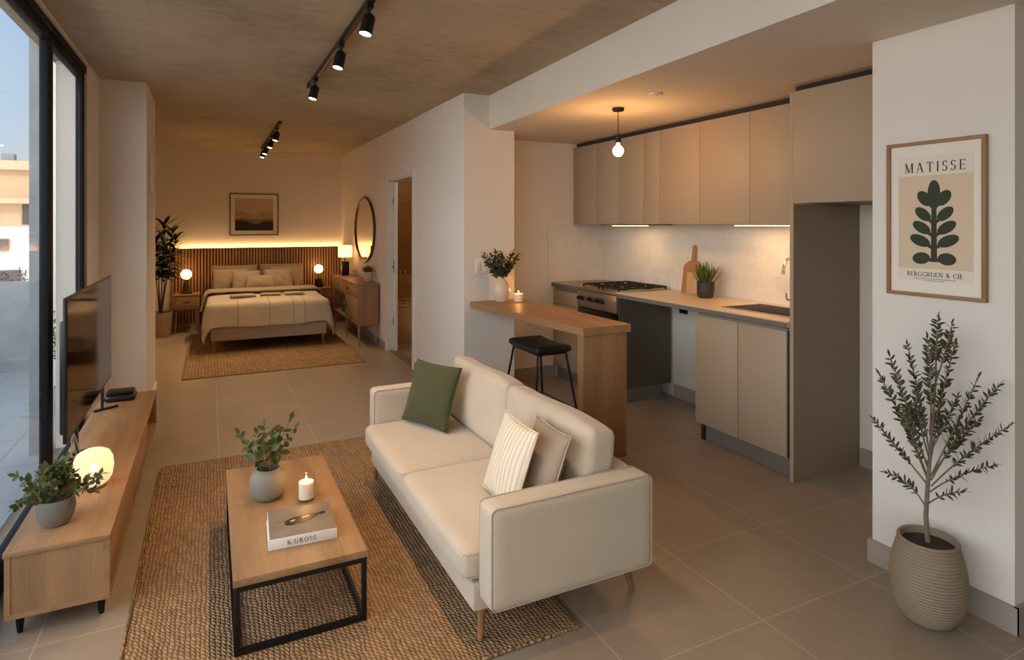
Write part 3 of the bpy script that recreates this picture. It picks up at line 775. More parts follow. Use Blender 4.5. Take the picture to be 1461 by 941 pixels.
wall_unit('taupe wall cabinet above the appliance gap beside the slim filler', 3.481, 3.935, [])
wall_unit('taupe wall cabinet above the chopping boards and potted grass', 3.005, 3.481, [])
wall_unit('taupe wall cabinet above the sink, touching the deep bridge cabinet', 2.492, 3.005, [])
struct('cabinet_gap_shade', MB().box(UX + .04, KB - .004, 2.50, KL - .012, UT + .002, SO - .002).box(CX + .05, KB - .004, 1.745, 2.49, 2.272, SO - .002), 'gap')  # dark filler stands in for the shade between cabinets and soffit
t = thing('led_bar', 'glowing warm light bar under the wall cabinets over the sink', 'light', (3.42, 2.86, UB - .016))
part('bar_housing', MB().box(3.40, 3.44, 2.50, 3.26, UB - .008, UB - .001), 'white_plastic', t)  # white housing that carries the glowing diffuser
part('diffuser', MB().box(3.402, 3.438, 2.502, 3.258, UB - .013, UB - .0085), 'led', t, 'glowing diffuser')
light('led_bar_light', 'AREA', (3.42, 2.87, UB - .02), 1.8, (255, 208, 150), shape='RECTANGLE', size=.03, size_y=.74)
t = thing('cooker_hood', 'slim cooker hood slot under the two door wall cabinet', 'hood', (3.42, 4.42, UB - .02))
part('hood_tray', MB().box(3.32, 3.60, 4.15, 4.83, UB - .012, UB - .001, .002), 'steel', t)
part('hood_lamp', MB().box(3.36, 3.42, 4.25, 4.70, UB - .016, UB - .0125), 'led', t, 'faintly glowing lamp strip')
light('hood_light', 'AREA', (3.40, 4.47, UB - .024), .45, (255, 214, 160), shape='RECTANGLE', size=.05, size_y=.4)
# splashback
struct('wall_splashback', MB().box(KB - .010, KB - .001, 2.492, KL - .001, CT + .001, UB - .002), 'splash')
struct('wall_splashback_side', MB().box(2.985, KB - .011, KL - .010, KL - .001, CT + .001, UB - .002), 'splash_x')
t = thing('power_socket', 'black power socket on the wall below the worktop in the appliance gap', 'socket', (KB - .008, 4.05, .74))
part('back_plate', MB().box(KB - .008, KB - .001, 4.00, 4.10, .735, .845, .002), 'black_plastic', t)
part('socket_face', MB().lathe([(.03, 0), (.03, .003), (.024, .001), (0, .001)], (0, 0, 0), 20, Matrix.Translation((KB - .009, 4.05, .79)) @ Matrix.Rotation(-PI / 2, 4, 'Y')), 'black', t)

# chopping boards, potted grass
def board_outline(w, h, neck, hh):
    p = [(-w / 2, 0), (w / 2, 0), (w / 2, h * .82)]
    for k in range(7):
        a = k / 6; p.append((w / 2 - (w / 2 - neck) * a, h * .82 + h * .18 * math.sin(a * PI / 2)))
    p += [(neck, h + hh - neck)] + [(neck * math.cos(a), h + hh - neck + neck * math.sin(a)) for a in [PI * k / 8 for k in range(1, 8)]] + [(-neck, h + hh - neck)]
    for k in range(6, -1, -1):
        a = k / 6; p.append((-w / 2 + (w / 2 - neck) * a, h * .82 + h * .18 * math.sin(a * PI / 2)))
    return p
def lean_fn(y, x, z, tilt): return lambda a, b_, d: (x + b_ * math.sin(tilt) - d * math.cos(tilt), y - a, z + b_ * math.cos(tilt) + d * math.sin(tilt))
single('chopping_board', MB().prism(board_outline(.21, .27, .022, .13), lean_fn(3.90, 3.565, CT + .003, .14), -.016, 0.0, .003), 'board',
       'large wooden chopping board with a handle leaning on the tiled splashback', 'chopping board')
single('chopping_board', MB().prism([(-.07, 0), (.05, 0), (.075, .08), (.085, .17), (.08, .175), (-.075, .175), (-.08, .17)], lean_fn(3.83, 3.525, CT + .003, .13), -.013, 0, .003), 'board2',
       'small pale chopping board leaning in front of the large handled one', 'chopping board')
t = thing('potted_grass', 'tufted grass plant in a charcoal pot on the worktop', 'potted plant', (3.46, 3.605, CT + .002))
c = (3.46, 3.605, CT + .002)
part('pot', MB().lathe([(.05, 0), (.058, .01), (.066, .06), (.067, .12), (.062, .122), (.060, .108), (0, .106)], c, 32), 'pot_black', t)
fo = MB(); rnd = random.Random(3)
for i in range(110):
    az = rnd.uniform(0, 2 * PI); r0 = rnd.uniform(0, .045)
    le = rnd.uniform(.1, 1.15)
    p = (c[0] + r0 * math.cos(az), c[1] + r0 * math.sin(az), c[2] + .105)
    fo.leaf(p, (math.sin(le) * math.cos(az), math.sin(le) * math.sin(az), math.cos(le)), (math.cos(az), math.sin(az), .3), rnd.uniform(.11, .19), .011, curl=rnd.uniform(.1, .4), shape=.4)
part('foliage', fo, 'grass', t)

# breakfast bar, stool
t = thing('breakfast_bar', 'oak breakfast bar on one end panel, joined to the white pillar', 'bar counter', (2.24, 4.0, 0))
part('countertop', MB().prism([(2.085, 3.22), (2.455, 3.225), (2.452, 4.764), (1.955, 4.764)], lambda a, c_, d: (a, c_, d), .803, .852, .002), 'oak_bar', t)
part('end_panel', MB().box(2.09, 2.425, 3.232, 3.297, .001, .802, .002), 'oak_bar_z', t)
t = thing('bar_stool', 'black bar stool with a padded seat tucked at the oak breakfast bar', 'stool', (2.19, 3.98, 0))
c = Vector((2.19, 3.985, 0)); sw, sl = .145, .235
seat = MB().roundbox(-sw, sw, -sl, sl, 0, .05, .022, (0, 0, 0), 12)
for v in seat.bm.verts: v.co.z += .035 * (v.co.x / sw) ** 2 * 0 + .012 * (abs(v.co.y) / sl) ** 2
bmesh.ops.translate(seat.bm, vec=(c.x, c.y, .575), verts=seat.bm.verts)
part('seat', seat, 'leather', t)
ft = []
for sx in (-1, 1):
    for sy in (-1, 1):
        a = Vector((c.x + sx * (sw - .03), c.y + sy * (sl - .045), .578)); b_ = Vector((c.x + sx * (sw + .045), c.y + sy * (sl + .045), .001))
        part('leg', MB().tube([a, b_], .0085, 10), 'black', t); ft.append(a + (b_ - a) * .70)
part('footrest', MB().tube([ft[0], ft[1], ft[3], ft[2], ft[0]], .006, 8), 'black', t)
part('seat_frame', MB().tube([(c.x + a * (sw - .03), c.y + b_ * (sl - .045), .574) for a, b_ in ((-1, -1), (1, -1), (1, 1), (-1, 1), (-1, -1))], .007, 8), 'black', t)

# things on the bar
def vase_plant(name, label, c, prof, ma, specs, leaf, L, W, soil=None, rnd_seed=1, pairs=7, n=36):
    t = thing(name, label, 'potted plant', c)
    part('vase' if soil is None else 'pot', MB().lathe(prof, c, n), ma, t)
    if soil: part('soil', MB().lathe([(soil[0], soil[1] - .006), (soil[0] * .98, soil[1]), (soil[0] * .5, soil[1] + .004), (0, soil[1] + .006)], c, 24), 'soil', t)
    rnd = random.Random(rnd_seed); fo, st = MB(), MB()
    for (az, lean, ln, droop, z0, r0) in specs:
        p0 = (c[0] + r0 * math.cos(az), c[1] + r0 * math.sin(az), c[2] + z0)
        sprig(fo, st, arcpts(p0, az, lean, ln, droop), L, W, pairs, .0022, .22, rnd)
    part('stems', st, 'stem', t); part('foliage', fo, leaf, t)
    return t
c = (2.185, 4.63, .854)
prof = [(0, .004), (.04, 0), (.052, .004), (.072, .05), (.078, .095), (.070, .14), (.046, .172), (.034, .185), (.034, .205), (.038, .212), (.032, .211), (.029, .19), (.03, .1), (0, .09)]
rr = random.Random(11)
vase_plant('leafy_vase', 'cream ceramic vase of dark leafy sprigs standing on the oak bar', c, prof, 'ceramic',
           [(rr.uniform(0, 2 * PI) if i > 5 else i * 1.05, rr.uniform(.1, .85), rr.uniform(.2, .29), rr.uniform(.05, .5), .15, .01) for i in range(15)], 'leaf_dark', .052, .024, None, 5, 8)
def candle(label, c, r, h, jar):
    t = thing('candle', label, 'candle', c)
    if jar:
        part('glass_jar', MB().lathe([(0, 0), (r, 0), (r, h), (r - .002, h), (r - .002, .008), (0, .008)], c, 40), 'jar', t)
        wr, wz0, wz1 = r - .0035, .009, h * .74
    else: wr, wz0, wz1 = r, 0.0, h
    part('wax', MB().lathe([(0, wz0), (wr, wz0), (wr, wz1), (wr - .004, wz1 + .001), (wr - .008, wz1 - .003), (0, wz1 - .005)], c, 36), 'wax', t)
    part('wick', MB().tube([(c[0], c[1], c[2] + wz1 - .005), (c[0] + .001, c[1], c[2] + wz1 + .008)], .0012, 6), 'wick', t)
    fl = part('flame', MB().lathe([(0, 0), (.0035, .004), (.0048, .009), (.003, .017), (0, .026)], (c[0], c[1], c[2] + wz1 + .003), 14), 'flame', t, 'burning flame')
    light('candle_light', 'POINT', (c[0], c[1], c[2] + wz1 + .035), .35, (255, 178, 96), shadow_soft_size=.008)
    return t
candle('short white candle burning beside the vase on the oak bar', (2.33, 4.60, .854), .042, .062, False)

# switch plate on the pillar
t = thing('switch_plate', 'white double switch plate on the pillar behind the vase sprigs', 'switch', (2.05, 4.766, 1.07))
part('plate', MB().box(2.0, 2.12, 4.760, 4.768, 1.08, 1.21, .003), 'white_plastic', t)
for x in (2.03, 2.09): part('rocker', MB().box(x - .022, x + .022, 4.755, 4.7595, 1.105, 1.185, .002), 'white_plastic', t)
t = thing('access_hatch', 'small white access hatch on the inner side of the white wall', 'hatch', (-.44, 6.1, 1.75))
part('hatch_frame', MB().box(-.443, -.434, 5.75, 6.2, 1.75, 2.08, .002), 'white_plastic', t)
part('latch', MB().box(-.433, -.429, 5.80, 5.83, 1.9, 1.94, .001), 'white_plastic', t)

# pendant bulb and ceiling detector
P = (2.546, 3.491)
t = thing('pendant_lamp', 'bare round bulb pendant on a black cord under the kitchen soffit', 'pendant lamp', (P[0], P[1], 1.95))
part('canopy', MB().lathe([(0, 0), (.036, 0), (.04, .006), (.04, .022), (0, .022)], (P[0], P[1], SO - .023), 28), 'black', t)
part('cord', MB().tube([(P[0], P[1], SO - .022), (P[0], P[1], 2.125)], .003, 8), 'black', t)
part('lamp_holder', MB().lathe([(0, 0), (.019, 0), (.019, .055), (.014, .06), (0, .06)], (P[0], P[1], 2.068), 20), 'black', t)
gb = part('bulb', MB().lathe([(0, 0), (.014, .003), (.027, .012), (.036, .028), (.038, .042), (.034, .058), (.024, .070), (.014, .078), (.012, .088), (.012, .10), (0, .10)], (P[0], P[1], 1.972), 24), 'clear_bulb', t, 'glowing glass bulb')
part('filament', MB().lathe([(0, 0), (.010, .004), (.014, .014), (.010, .03), (0, .036)], (P[0], P[1], 1.99), 14), 'bulb', gb)
light('pendant_light', 'POINT', (P[0], P[1], 1.985), 12, (255, 192, 124), shadow_soft_size=.03)
t = thing('smoke_detector', 'small white round detector on the kitchen soffit', 'detector', (2.47, 3.0, SO - .02))
part('detector_base', MB().lathe([(0, 0), (.036, 0), (.042, .006), (.042, .012), (0, .012)], (2.47, 3.0, SO - .0125), 28), 'white_plastic', t)
part('detector_cap', MB().lathe([(0, 0), (.016, .001), (.018, .006), (0, .006)], (2.47, 3.0, SO - .019), 20), 'white_plastic', t)

# ------------------------------------------------------------------ living area
RT = 0.011
t = thing('jute_rug', 'large braided jute rug under the sofa and coffee table', 'rug', (.48, 3.12, 0))
part('rug_field', MB().box(-.268, 1.222, 1.937, 4.313, .001, RT - .001), 'jute', t)
ed = MB()
for y in (1.93, 4.32): ed.tube([(-.28, y, .0062), (1.234, y, .0062)], .0055, 8)
for x in (-.276, 1.23): ed.tube([(x, 1.93, .0062), (x, 4.32, .0062)], .0055, 8)
part('rug_binding', ed, 'jute_bed', t)

# coffee table
t = thing('coffee_table', 'oak topped coffee table on a thin black steel frame', 'coffee table', (.3, 2.835, RT))
CTX0, CTX1, CTY0, CTY1, CTZ = .07, .532, 2.305, 3.365, .277
part('tabletop', MB().box(CTX0, CTX1, CTY0, CTY1, CTZ - .027, CTZ, .002), 'oak_table', t)
q = .018; zb = RT + .001; zt = CTZ - .028
a0, a1, b0, b1 = CTX0 + .003, CTX1 - .003, CTY0 + .003, CTY1 - .003
for x in (a0, a1 - q):
    for y in (b0, b1 - q): part('leg', MB().box(x, x + q, y, y + q, zb, zt, .001), 'black', t)
for nm, z in (('top_frame', zt - q), ('bottom_frame', zb)):
    m = MB().box(a0 + q, a1 - q, b0, b0 + q, z, z + q).box(a0 + q, a1 - q, b1 - q, b1, z, z + q)
    m.box(a0, a0 + q, b0 + q, b1 - q, z, z + q).box(a1 - q, a1, b0 + q, b1 - q, z, z + q); part(nm, m, 'black', t)
c = (.232, 2.94, CTZ + .001)
rr = random.Random(4)
prof = [(0, .003), (.046, 0), (.056, .004), (.072, .028), (.078, .06), (.077, .09), (.067, .114), (.052, .124), (.051, .133), (.047, .134), (.045, .12), (.06, .09), (.06, .08), (0, .08)]
vase_plant('leafy_pot_plant', 'grey stoneware pot of green leafy stems on the coffee table', c, prof, 'stone',
           [(i * .78 + rr.uniform(-.3, .3), rr.uniform(.12, .7), rr.uniform(.17, .26), rr.uniform(-.1, .3), .09, .02) for i in range(9)], 'leaf', .046, .030, (.058, .086), 9, 5)
candle('white candle burning in a clear glass jar on the coffee table', (.383, 2.845, CTZ + .001), .036, .108, True)
# book
t = thing('book', 'thick white spined book with a brown photo cover lying on the coffee table', 'book', (.325, 2.575, CTZ + .001))
t.rotation_euler = (0, 0, math.radians(-3))
bw, bd, bh = .125, .125, .04
loc = Vector((.325, 2.575, CTZ + .001))
def bk(name, mb, mat, par=t, **kw):
    bmesh.ops.translate(mb.bm, vec=loc, verts=mb.bm.verts); return part(name, mb, mat, par, **kw)
bk('pages', MB().box(-bw + .004, bw - .004, -bd + .006, bd - .004, .003, bh - .003), 'pages')
bk('back_cover', MB().box(-bw, bw, -bd, bd, 0, .003, .0008), 'book_white')
cv = bk('front_cover', MB().box(-bw + .006, bw, -bd, bd, bh - .003, bh, .0008), 'book_top', label='brown photographic front cover')
sp_ = bk('spine', MB().box(-bw, bw, -bd - .003, -bd, 0, bh, .0008), 'book_white')
m = MB(); lettering(m, 'K.UROSS', lambda a, b_, d: (a - .005, -bd - .0031 - d, b_ + bh / 2), .105, .017, .2)
o = bk('lettering', m, 'ink', sp_)
m = MB()
def disc(m, cx, cy, rx, ry, fn, d0, d1, n=28, rot=0.0, wob=0.0):
    pts = []
    for k in range(n):
        a = 2 * PI * k / n; r = 1 + wob * math.sin(3 * a + 1)
        x, y = rx * r * math.cos(a), ry * r * math.sin(a)
        pts.append((cx + x * math.cos(rot) - y * math.sin(rot), cy + x * math.sin(rot) + y * math.cos(rot)))
    return m.prism(pts, fn, d0, d1)
top = lambda a, b_, d: (a, b_, bh + d)
disc(m, .005, .005, .062, .030, top, .0001, .0008, rot=.25, wob=.08); disc(m, -.035, -.01, .028, .026, top, .0001, .0007)
m.tube([(.066, .022, bh + .001), (.085, .034, bh + .001), (.097, .034, bh + .001), (.095, .024, bh + .001), (.078, .016, bh + .001)], .0022, 6)
bk('cover_motif', m, 'book_dark', cv)
m = MB(); disc(m, -.03, .0, .011, .006, top, .0009, .0012, rot=.5); disc(m, .02, .016, .016, .006, top, .0009, .0012, rot=.3); m.tube([(-.085, -.02, bh + .001), (-.06, -.013, bh + .001)], .0014, 6)
bk('cover_highlight', m, 'book_light', cv)

# sofa
t = thing('sofa', 'cream linen two seat sofa on slim tapered wooden legs', 'sofa', (1.18, 2.75, 0))
SY0, SY1 = 1.875, 3.63
part('base', MB().roundbox(.83, 1.50, SY0 + .115, SY1 - .11, .13, .238, .012), 'sofa', t)
ar1 = part('armrest', MB().roundbox(.848, 1.532, SY0, SY0 + .112, .185, .535, .022, (.004, .004, .006), 16), 'sofa', t)
ar2 = part('armrest', MB().roundbox(.848, 1.532, SY1 - .108, SY1, .185, .535, .022, (.004, .004, .006), 16), 'sofa', t)
def loop(x0, x1, y, z0, z1, r=.02):
    p = []
    for cx, cz, a0_ in ((x1 - r, z1 - r, 0), (x0 + r, z1 - r, 90), (x0 + r, z0 + r, 180), (x1 - r, z0 + r, 270)):
        p += [(cx + r * math.cos(math.radians(a0_ + k * 30)), y, cz + r * math.sin(math.radians(a0_ + k * 30))) for k in range(4)]
    return p + [p[0]]
for y, ar in ((SY0 + .006, ar1), (SY0 + .106, ar1), (SY1 - .102, ar2), (SY1 - .006, ar2)): part('piping', MB().tube(loop(.851, 1.529, y, .188, .534), .003, 6), 'piping', ar)
part('back_frame', MB().roundbox(1.425, 1.530, SY0 + .114, SY1 - .11, .185, .530, .022, (0, .0, .004), 14), 'sofa', t)
ym = 2.765
def seat(y0, y1):
    m = MB().roundbox(.793, 1.40, y0, y1, .241, .352, .030, (.006, .0, .014), 18)
    o = part('seat_cushion', m, 'sofa', t)
    p = []
    for z in (.252, .337): p.append([(1.38, y0 + .004, z), (.812, y0 + .004, z), (.799, y0 + .018, z), (.797, (y0 + y1) / 2, z), (.799, y1 - .018, z), (.812, y1 - .004, z), (1.38, y1 - .004, z)])
    mm = MB(); [mm.tube(k, .0028, 6) for k in p]; part('piping', mm, 'piping', o)
seat(SY0 + .116, ym - .002); seat(ym + .002, SY1 - .112)
def backc(y0, y1):
    m = MB().roundbox(-.066, .066, y0, y1, 0, .338, .034, (.015, .001, .008), 18)
    rnd = random.Random(y0)
    for v in m.bm.verts:
        k = v.co.z / .345
        v.co.x += .012 * math.sin(7 * v.co.y + 1.0) * math.sin(PI * k)
        v.co.z += .006 * math.sin(9 * v.co.y + .4) * k
    bmesh.ops.transform(m.bm, matrix=Matrix.Translation((1.342, 0, .357)) @ Matrix.Rotation(math.radians(9), 4, 'Y'), verts=m.bm.verts)
    o = part('back_cushion', m, 'sofa', t)
    return o
b1_ = backc(SY0 + .125, ym - .003); backc(ym + .003, SY1 - .118)
mm = MB()
for k in (0, .018): mm.tube([(1.30 + .02, SY0 + .165 + k, .62), (1.30 + .012, SY0 + .165 + k, .585)], .0016, 5)
for x, y, z0, dx in ((.875, 2.02, RT + .001, -.005), (.875, 3.575, RT + .001, -.005), (1.51, 2.03, .001, .04), (1.51, 3.57, .001, .04)):
    part('leg', MB().tube([(x + dx, y, z0), (x, y, .131)], [.011, .0165], 14), 'oak_dark', t, 'tapered wooden leg')

def cushion(name, mb, mat, label, cat, loc, yaw, tilt, group=None, roll=0.0):
    o = link_mesh(name, mb, mat, 180); o.matrix_world = Matrix.Translation(loc) @ Matrix.Rotation(math.radians(yaw), 4, 'Z') @ Matrix.Rotation(math.radians(-tilt), 4, 'X') @ Matrix.Rotation(math.radians(roll), 4, 'Y')
    return tag(o, label, cat, group)
def edge_loop(w, h, pinch, r, n=12):
    m = MB(); p = []
    for (ax, sg) in (('b', 1), ('r', 1), ('t', 1), ('l', 1)):
        for k in range(n):
            a = -1 + 2 * k / n
            u, v = {'b': (a, -1), 'r': (1, a), 't': (-a, 1), 'l': (-1, -a)}[ax]
            p.append((u * w / 2 * (1 - pinch * (1 - v * v)), 0, v * h / 2 * (1 - pinch * (1 - u * u))))
    m.tube(p + [p[0]], r, 6); return m
def throw_pillow(name, mat, pmat, label, w, h, th, loc, yaw, tilt, seed, roll=0):
    o = cushion(name, MB().pillow(w, h, th, seed=seed, pinch=.06), mat, label, 'cushion', loc, yaw, tilt, 'cushions on the sofa', roll)
    p = link_mesh('piping', edge_loop(w, h, .06, .0028), pmat, 180); p.parent = o
    return o
throw_pillow('throw_pillow', 'pillow_green', 'pillow_green', 'olive green velvet cushion leaning in the corner of the cream sofa', .37, .35, .12, (1.125, 3.315, .537), -66, 20, 1)
throw_pillow('throw_pillow', 'pillow_stripe', 'pillow_stripe', 'cream ribbed cushion beside the taupe one on the sofa', .33, .33, .085, (1.095, 2.245, .536), -93, 19, 2, 0)
throw_pillow('throw_pillow', 'pillow_taupe', 'piping', 'plain taupe cushion with pale piping next to the sofa armrest', .30, .32, .09, (1.20, 2.16, .532), -93, 19, 3, 0)

# media console
t = thing('media_console', 'long low oak media console on short black legs under the television', 'console', (-.5, 3.9, 0))
KX0, KX1, KY0, KY1, KZ0, KZ1 = -.668, -.342, 2.77, 5.04, .075, .32
part('top', MB().box(KX0, KX1, KY0, KY1, KZ1 - .02, KZ1, .002), 'oak_y', t)
m = MB().box(KX0 + .004, KX1 - .002, KY0 + .003, KY1 - .003, KZ0, KZ0 + .018)                      # bottom board
m.box(KX0 + .004, KX0 + .014, KY0 + .012, KY1 - .012, KZ0 + .018, KZ1 - .02)                       # back
for y in (KY0 + .003, KY1 - .021): m.box(KX1 - .022, KX1 - .002, y, y + .018, KZ0 + .018, KZ1 - .02).box(KX0 + .004, KX0 + .022, y, y + .018, KZ0 + .018, KZ1 - .02)
for y in (4.36, 3.6): m.box(KX0 + .014, KX1 - .03, y, y + .016, KZ0 + .018, KZ1 - .02)
part('carcass', m, 'oak_y', t)
part('end_panel', MB().box(KX0 + .022, KX1 - .022, KY0 + .006, KY0 + .018, KZ0 + .018, KZ1 - .02), 'oak_z', t)
part('end_panel', MB().box(KX0 + .022, KX1 - .022, KY1 - .018, KY1 - .006, KZ0 + .018, KZ1 - .02), 'oak_z', t)
for a, b_ in ((KY0 + .022, 3.58), (3.584, 4.37)): part('door', MB().box(KX1 - .020, KX1 - .004, a, b_ - .002, KZ0 + .02, KZ1 - .023, .001), 'oak_y', t)
part('shelf', MB().box(KX0 + .014, KX1 - .03, 4.378, KY1 - .022, .19, .204), 'oak_y', t)
for x in (KX0 + .04, KX1 - .035):
    for y in (KY0 + .05, KY1 - .09): part('leg', MB().tube([(x, y, .001), (x, y, KZ0 - .001)], [.009, .016], 4), 'black', t)

# television
t = thing('television', 'black flat screen television standing on the oak console', 'television', (-.62, 4.23, KZ1))
TY0, TY1, TZ0, TZ1 = 3.51, 4.96, .465, 1.152
part('bezel', MB().box(-.622, -.606, TY0, TY1, TZ0, TZ1, .003), 'black_plastic', t)
part('screen', MB().box(-.6055, -.6045, TY0 + .012, TY1 - .012, TZ0 + .018, TZ1 - .012), 'screen', t)
part('back_housing', MB().box(-.650, -.6225, TY0 + .08, TY1 - .08, TZ0 + .02, TZ1 - .12, .01), 'black_plastic', t)
for y, x1 in ((3.80, -.575), (4.64, -.535)):
    part('foot', MB().prism([(-.655, y - .045), (-.655, y - .025), (x1, y + .055), (x1, y + .035)], lambda a, c_, d: (a, c_, d), KZ1 + .001, KZ1 + .013).box(-.622, -.608, y - .015, y + .015, KZ1 + .012, TZ0 + .01), 'black_plastic', t)
t = thing('media_box', 'black rounded media box lying on the console behind the television', 'media box', (-.53, 4.87, KZ1 + .001))
part('housing', MB().roundbox(-.63, -.45, 4.80, 4.94, KZ1 + .002, KZ1 + .045, .02, (0, 0, .004), 10), 'black_plastic', t)
part('top_ring', MB().roundbox(-.62, -.46, 4.81, 4.93, KZ1 + .047, KZ1 + .065, .009, (0, 0, 0), 8), 'black', t)
for i in range(3):
    x = -.600 + .016 * i; y = 3.62 + .03 * i
    single('cable', MB().tube([(-.612 + .001 * i, y + .03, .452), (-.606 + .006 * i, y + .01, .41), (x, y - .02, .35), (x + .006, y - .06, KZ1 + .0045), (x + .012, y - .14, KZ1 + .0045), (x - .004, y - .22, KZ1 + .0045)], .003, 8), 'cable',
           'thin grey cable trailing from under the television across the console', 'cable', 'cables under the television')
# lamp on console
LC = (-.472, 3.31, KZ1 + .001)
t = thing('table_lamp', 'rounded frosted glass lamp glowing on the media console', 'lamp', LC)
part('lamp_base', MB().lathe([(0, 0), (.05, 0), (.052, .004), (.050, .012), (0, .012)], LC, 32), 'steel', t)
sh = MB().lathe([(.046, .0125), (.060, .022), (.072, .045), (.078, .085), (.074, .125), (.062, .150), (.04, .163), (0, .167)], LC, 40)
part('lamp_shade', sh, 'shade_dim', t, 'glowing frosted glass shade')
part('bulb', MB().lathe([(0, .06), (.012, .066), (.016, .08), (.012, .094), (0, .1)], LC, 16), 'bulb_soft', t)
light('console_lamp_light', 'POINT', (LC[0], LC[1], LC[2] + .11), .16, (255, 206, 156), shadow_soft_size=.02)
# plant on console
c = (-.547, 2.965, KZ1 + .001); rr = random.Random(21)
prof = [(0, .003), (.038, 0), (.046, .003), (.060, .03), (.066, .06), (.064, .09), (.060, .102), (.056, .102), (.054, .088), (0, .088)]
sp = [(i * .52 + rr.uniform(-.2, .2), rr.uniform(.5, 1.25), rr.uniform(.10, .16), rr.uniform(.1, 1.0), .088, .03) for i in range(12)]
sp += [(rr.uniform(0, 6.28), rr.uniform(.05, .5), rr.uniform(.11, .16), .1, .088, .012) for i in range(8)]
vase_plant('bushy_pot_plant', 'bushy green plant in a rounded grey pot on the near end of the console', c, prof, 'stone2', sp, 'leaf', .038, .024, (.055, .088), 13, 6)

# framed poster on the white wall by the kitchen
PX = 2.645
t = thing('framed_poster', 'oak framed poster of a dark leaf cut-out hanging on the white wall', 'picture', (PX, 1.468, 1.204))
PY0, PY1, PZ0, PZ1 = 1.28, 1.657, 1.204, 1.842; fw = .014
fr = MB().box(PX - .022, PX, PY0, PY1, PZ0, PZ0 + fw, .001).box(PX - .022, PX, PY0, PY1, PZ1 - fw, PZ1, .001)
fr.box(PX - .022, PX, PY0, PY0 + fw, PZ0 + fw, PZ1 - fw, .001).box(PX - .022, PX, PY1 - fw, PY1, PZ0 + fw, PZ1 - fw, .001)
part('frame', fr, 'frame_oak', t)
yc = (PY0 + PY1) / 2; zc = (PZ0 + PZ1) / 2
mt = part('mat_board', MB().box(PX - .010, PX - .001, PY0 + fw, PY1 - fw, PZ0 + fw, PZ1 - fw), 'paper', t)
pf = lambda a, b_, d: (PX - .0105 - d, yc - a, zc + b_)
pr = part('print', MB().prism([(-.143, -.255), (.143, -.255), (.143, .258), (-.143, .258)], pf, 0, .0006), 'paper2', mt)
part('colour_field', MB().prism([(-.142, -.205), (.142, -.205), (.142, .178), (-.142, .178)], pf, .0008, .0012), 'beige_print', mt)
m = MB(); d0 = .0014; dq = [.0020]
def dn():
    dq[0] += .00012; return dq[0]
m.prism([(-.012, -.175), (.012, -.175), (.009, .09), (-.009, .09)], pf, d0, dn())
disc(m, 0, .105, .024, .052, pf, d0, dn())
for z, l, tilt, w_ in ((.052, .064, 52, .023), (-.008, .066, 42, .021), (-.06, .070, 34, .021), (-.108, .074, 24, .022), (-.158, .060, -6, .024)):
    for sg in (1, -1):
        a = math.radians(tilt); cx, cy = sg * (.012 + l * .62 * math.cos(a)), z + l * .62 * math.sin(a)
        disc(m, cx, cy, l * .56, w_, pf, d0, dn(), rot=a if sg > 0 else PI - a)
        sx = sg * .004; m.prism([(sx, z - .012 - .006), (sx, z - .012 + .008), (cx, cy + .008), (cx, cy - .008)], pf, d0, dn())
part('leaf_motif', m, 'green_print', mt)
m = MB(); lettering(m, 'MATISSE', lambda a, b_, d: pf(a, b_ + .212, .0008 + d), .232, .040, .34)
part('lettering', m, 'ink', mt)
m = MB(); lettering(m, 'BERGGRUEN & CIE', lambda a, b_, d: pf(a, b_ - .2275, .0008 + d), .212, .0185, .16)
for zz, L in ((-.2455, .16), (-.2530, .075)):
    x = -L / 2; rnd = random.Random(int(L * 100))
    while x < L / 2:
        w_ = rnd.uniform(.003, .009); m.prism([(x, zz - .001), (x + w_, zz - .001), (x + w_, zz + .0012), (x, zz + .0012)], pf, .0008, .0012); x += w_ + .0022
part('small_print', m, 'ink', mt)

# olive tree in a ribbed pot
c = (2.445, 1.385, .001)
t = thing('olive_tree', 'small olive tree in a ribbed taupe clay pot against the white wall', 'potted tree', c)
prof = [(0, .004), (.062, 0), (.070, .004)]
N = 26
for k in range(N * 4 + 1):
    z = .01 + .295 * k / (N * 4); s_ = k / (N * 4)
    r = .072 + .056 * math.sin(min(1, s_ * 1.02 + .02) ** .75 * PI * .80) - .004 * s_
    prof.append((r + .0016 * math.cos(2 * PI * k / 4), z))
prof += [(prof[-1][0] - .003, .312), (prof[-1][0] - .012, .311), (prof[-1][0] - .014, .28), (0, .276)]
part('pot', MB().lathe(prof, c, 56), 'terracotta', t, None, 40)
part('soil', MB().lathe([(.094, .272), (.094, .285), (.06, .291), (.02, .294), (0, .294)], c, 30, fn=lambda a: 1 + .02 * math.sin(5 * a)), 'soil', t)
E = Vector((.5476, -.8367, 0)); Np = Vector((.8367, .5476, 0))
def T(px, py, j=0.0):
    """height and sideways reach on the tree, j = depth towards the wall"""
    u = px / 1.842 + 1220; v = py / 1.842 + 430; k = (u - 730.5) / FOC
    r0 = c[0] * .897 - c[1] * .4415; dd0 = c[0] * .4415 + c[1] * .897
    s_ = (k * dd0 - r0) / (.859 + .506 * k); dep = dd0 - .506 * s_
    p = Vector((c[0], c[1], EYE + dep * (320 - v) / FOC)) + E * s_ + Np * j
    p.x = min(p.x, 2.628); return p
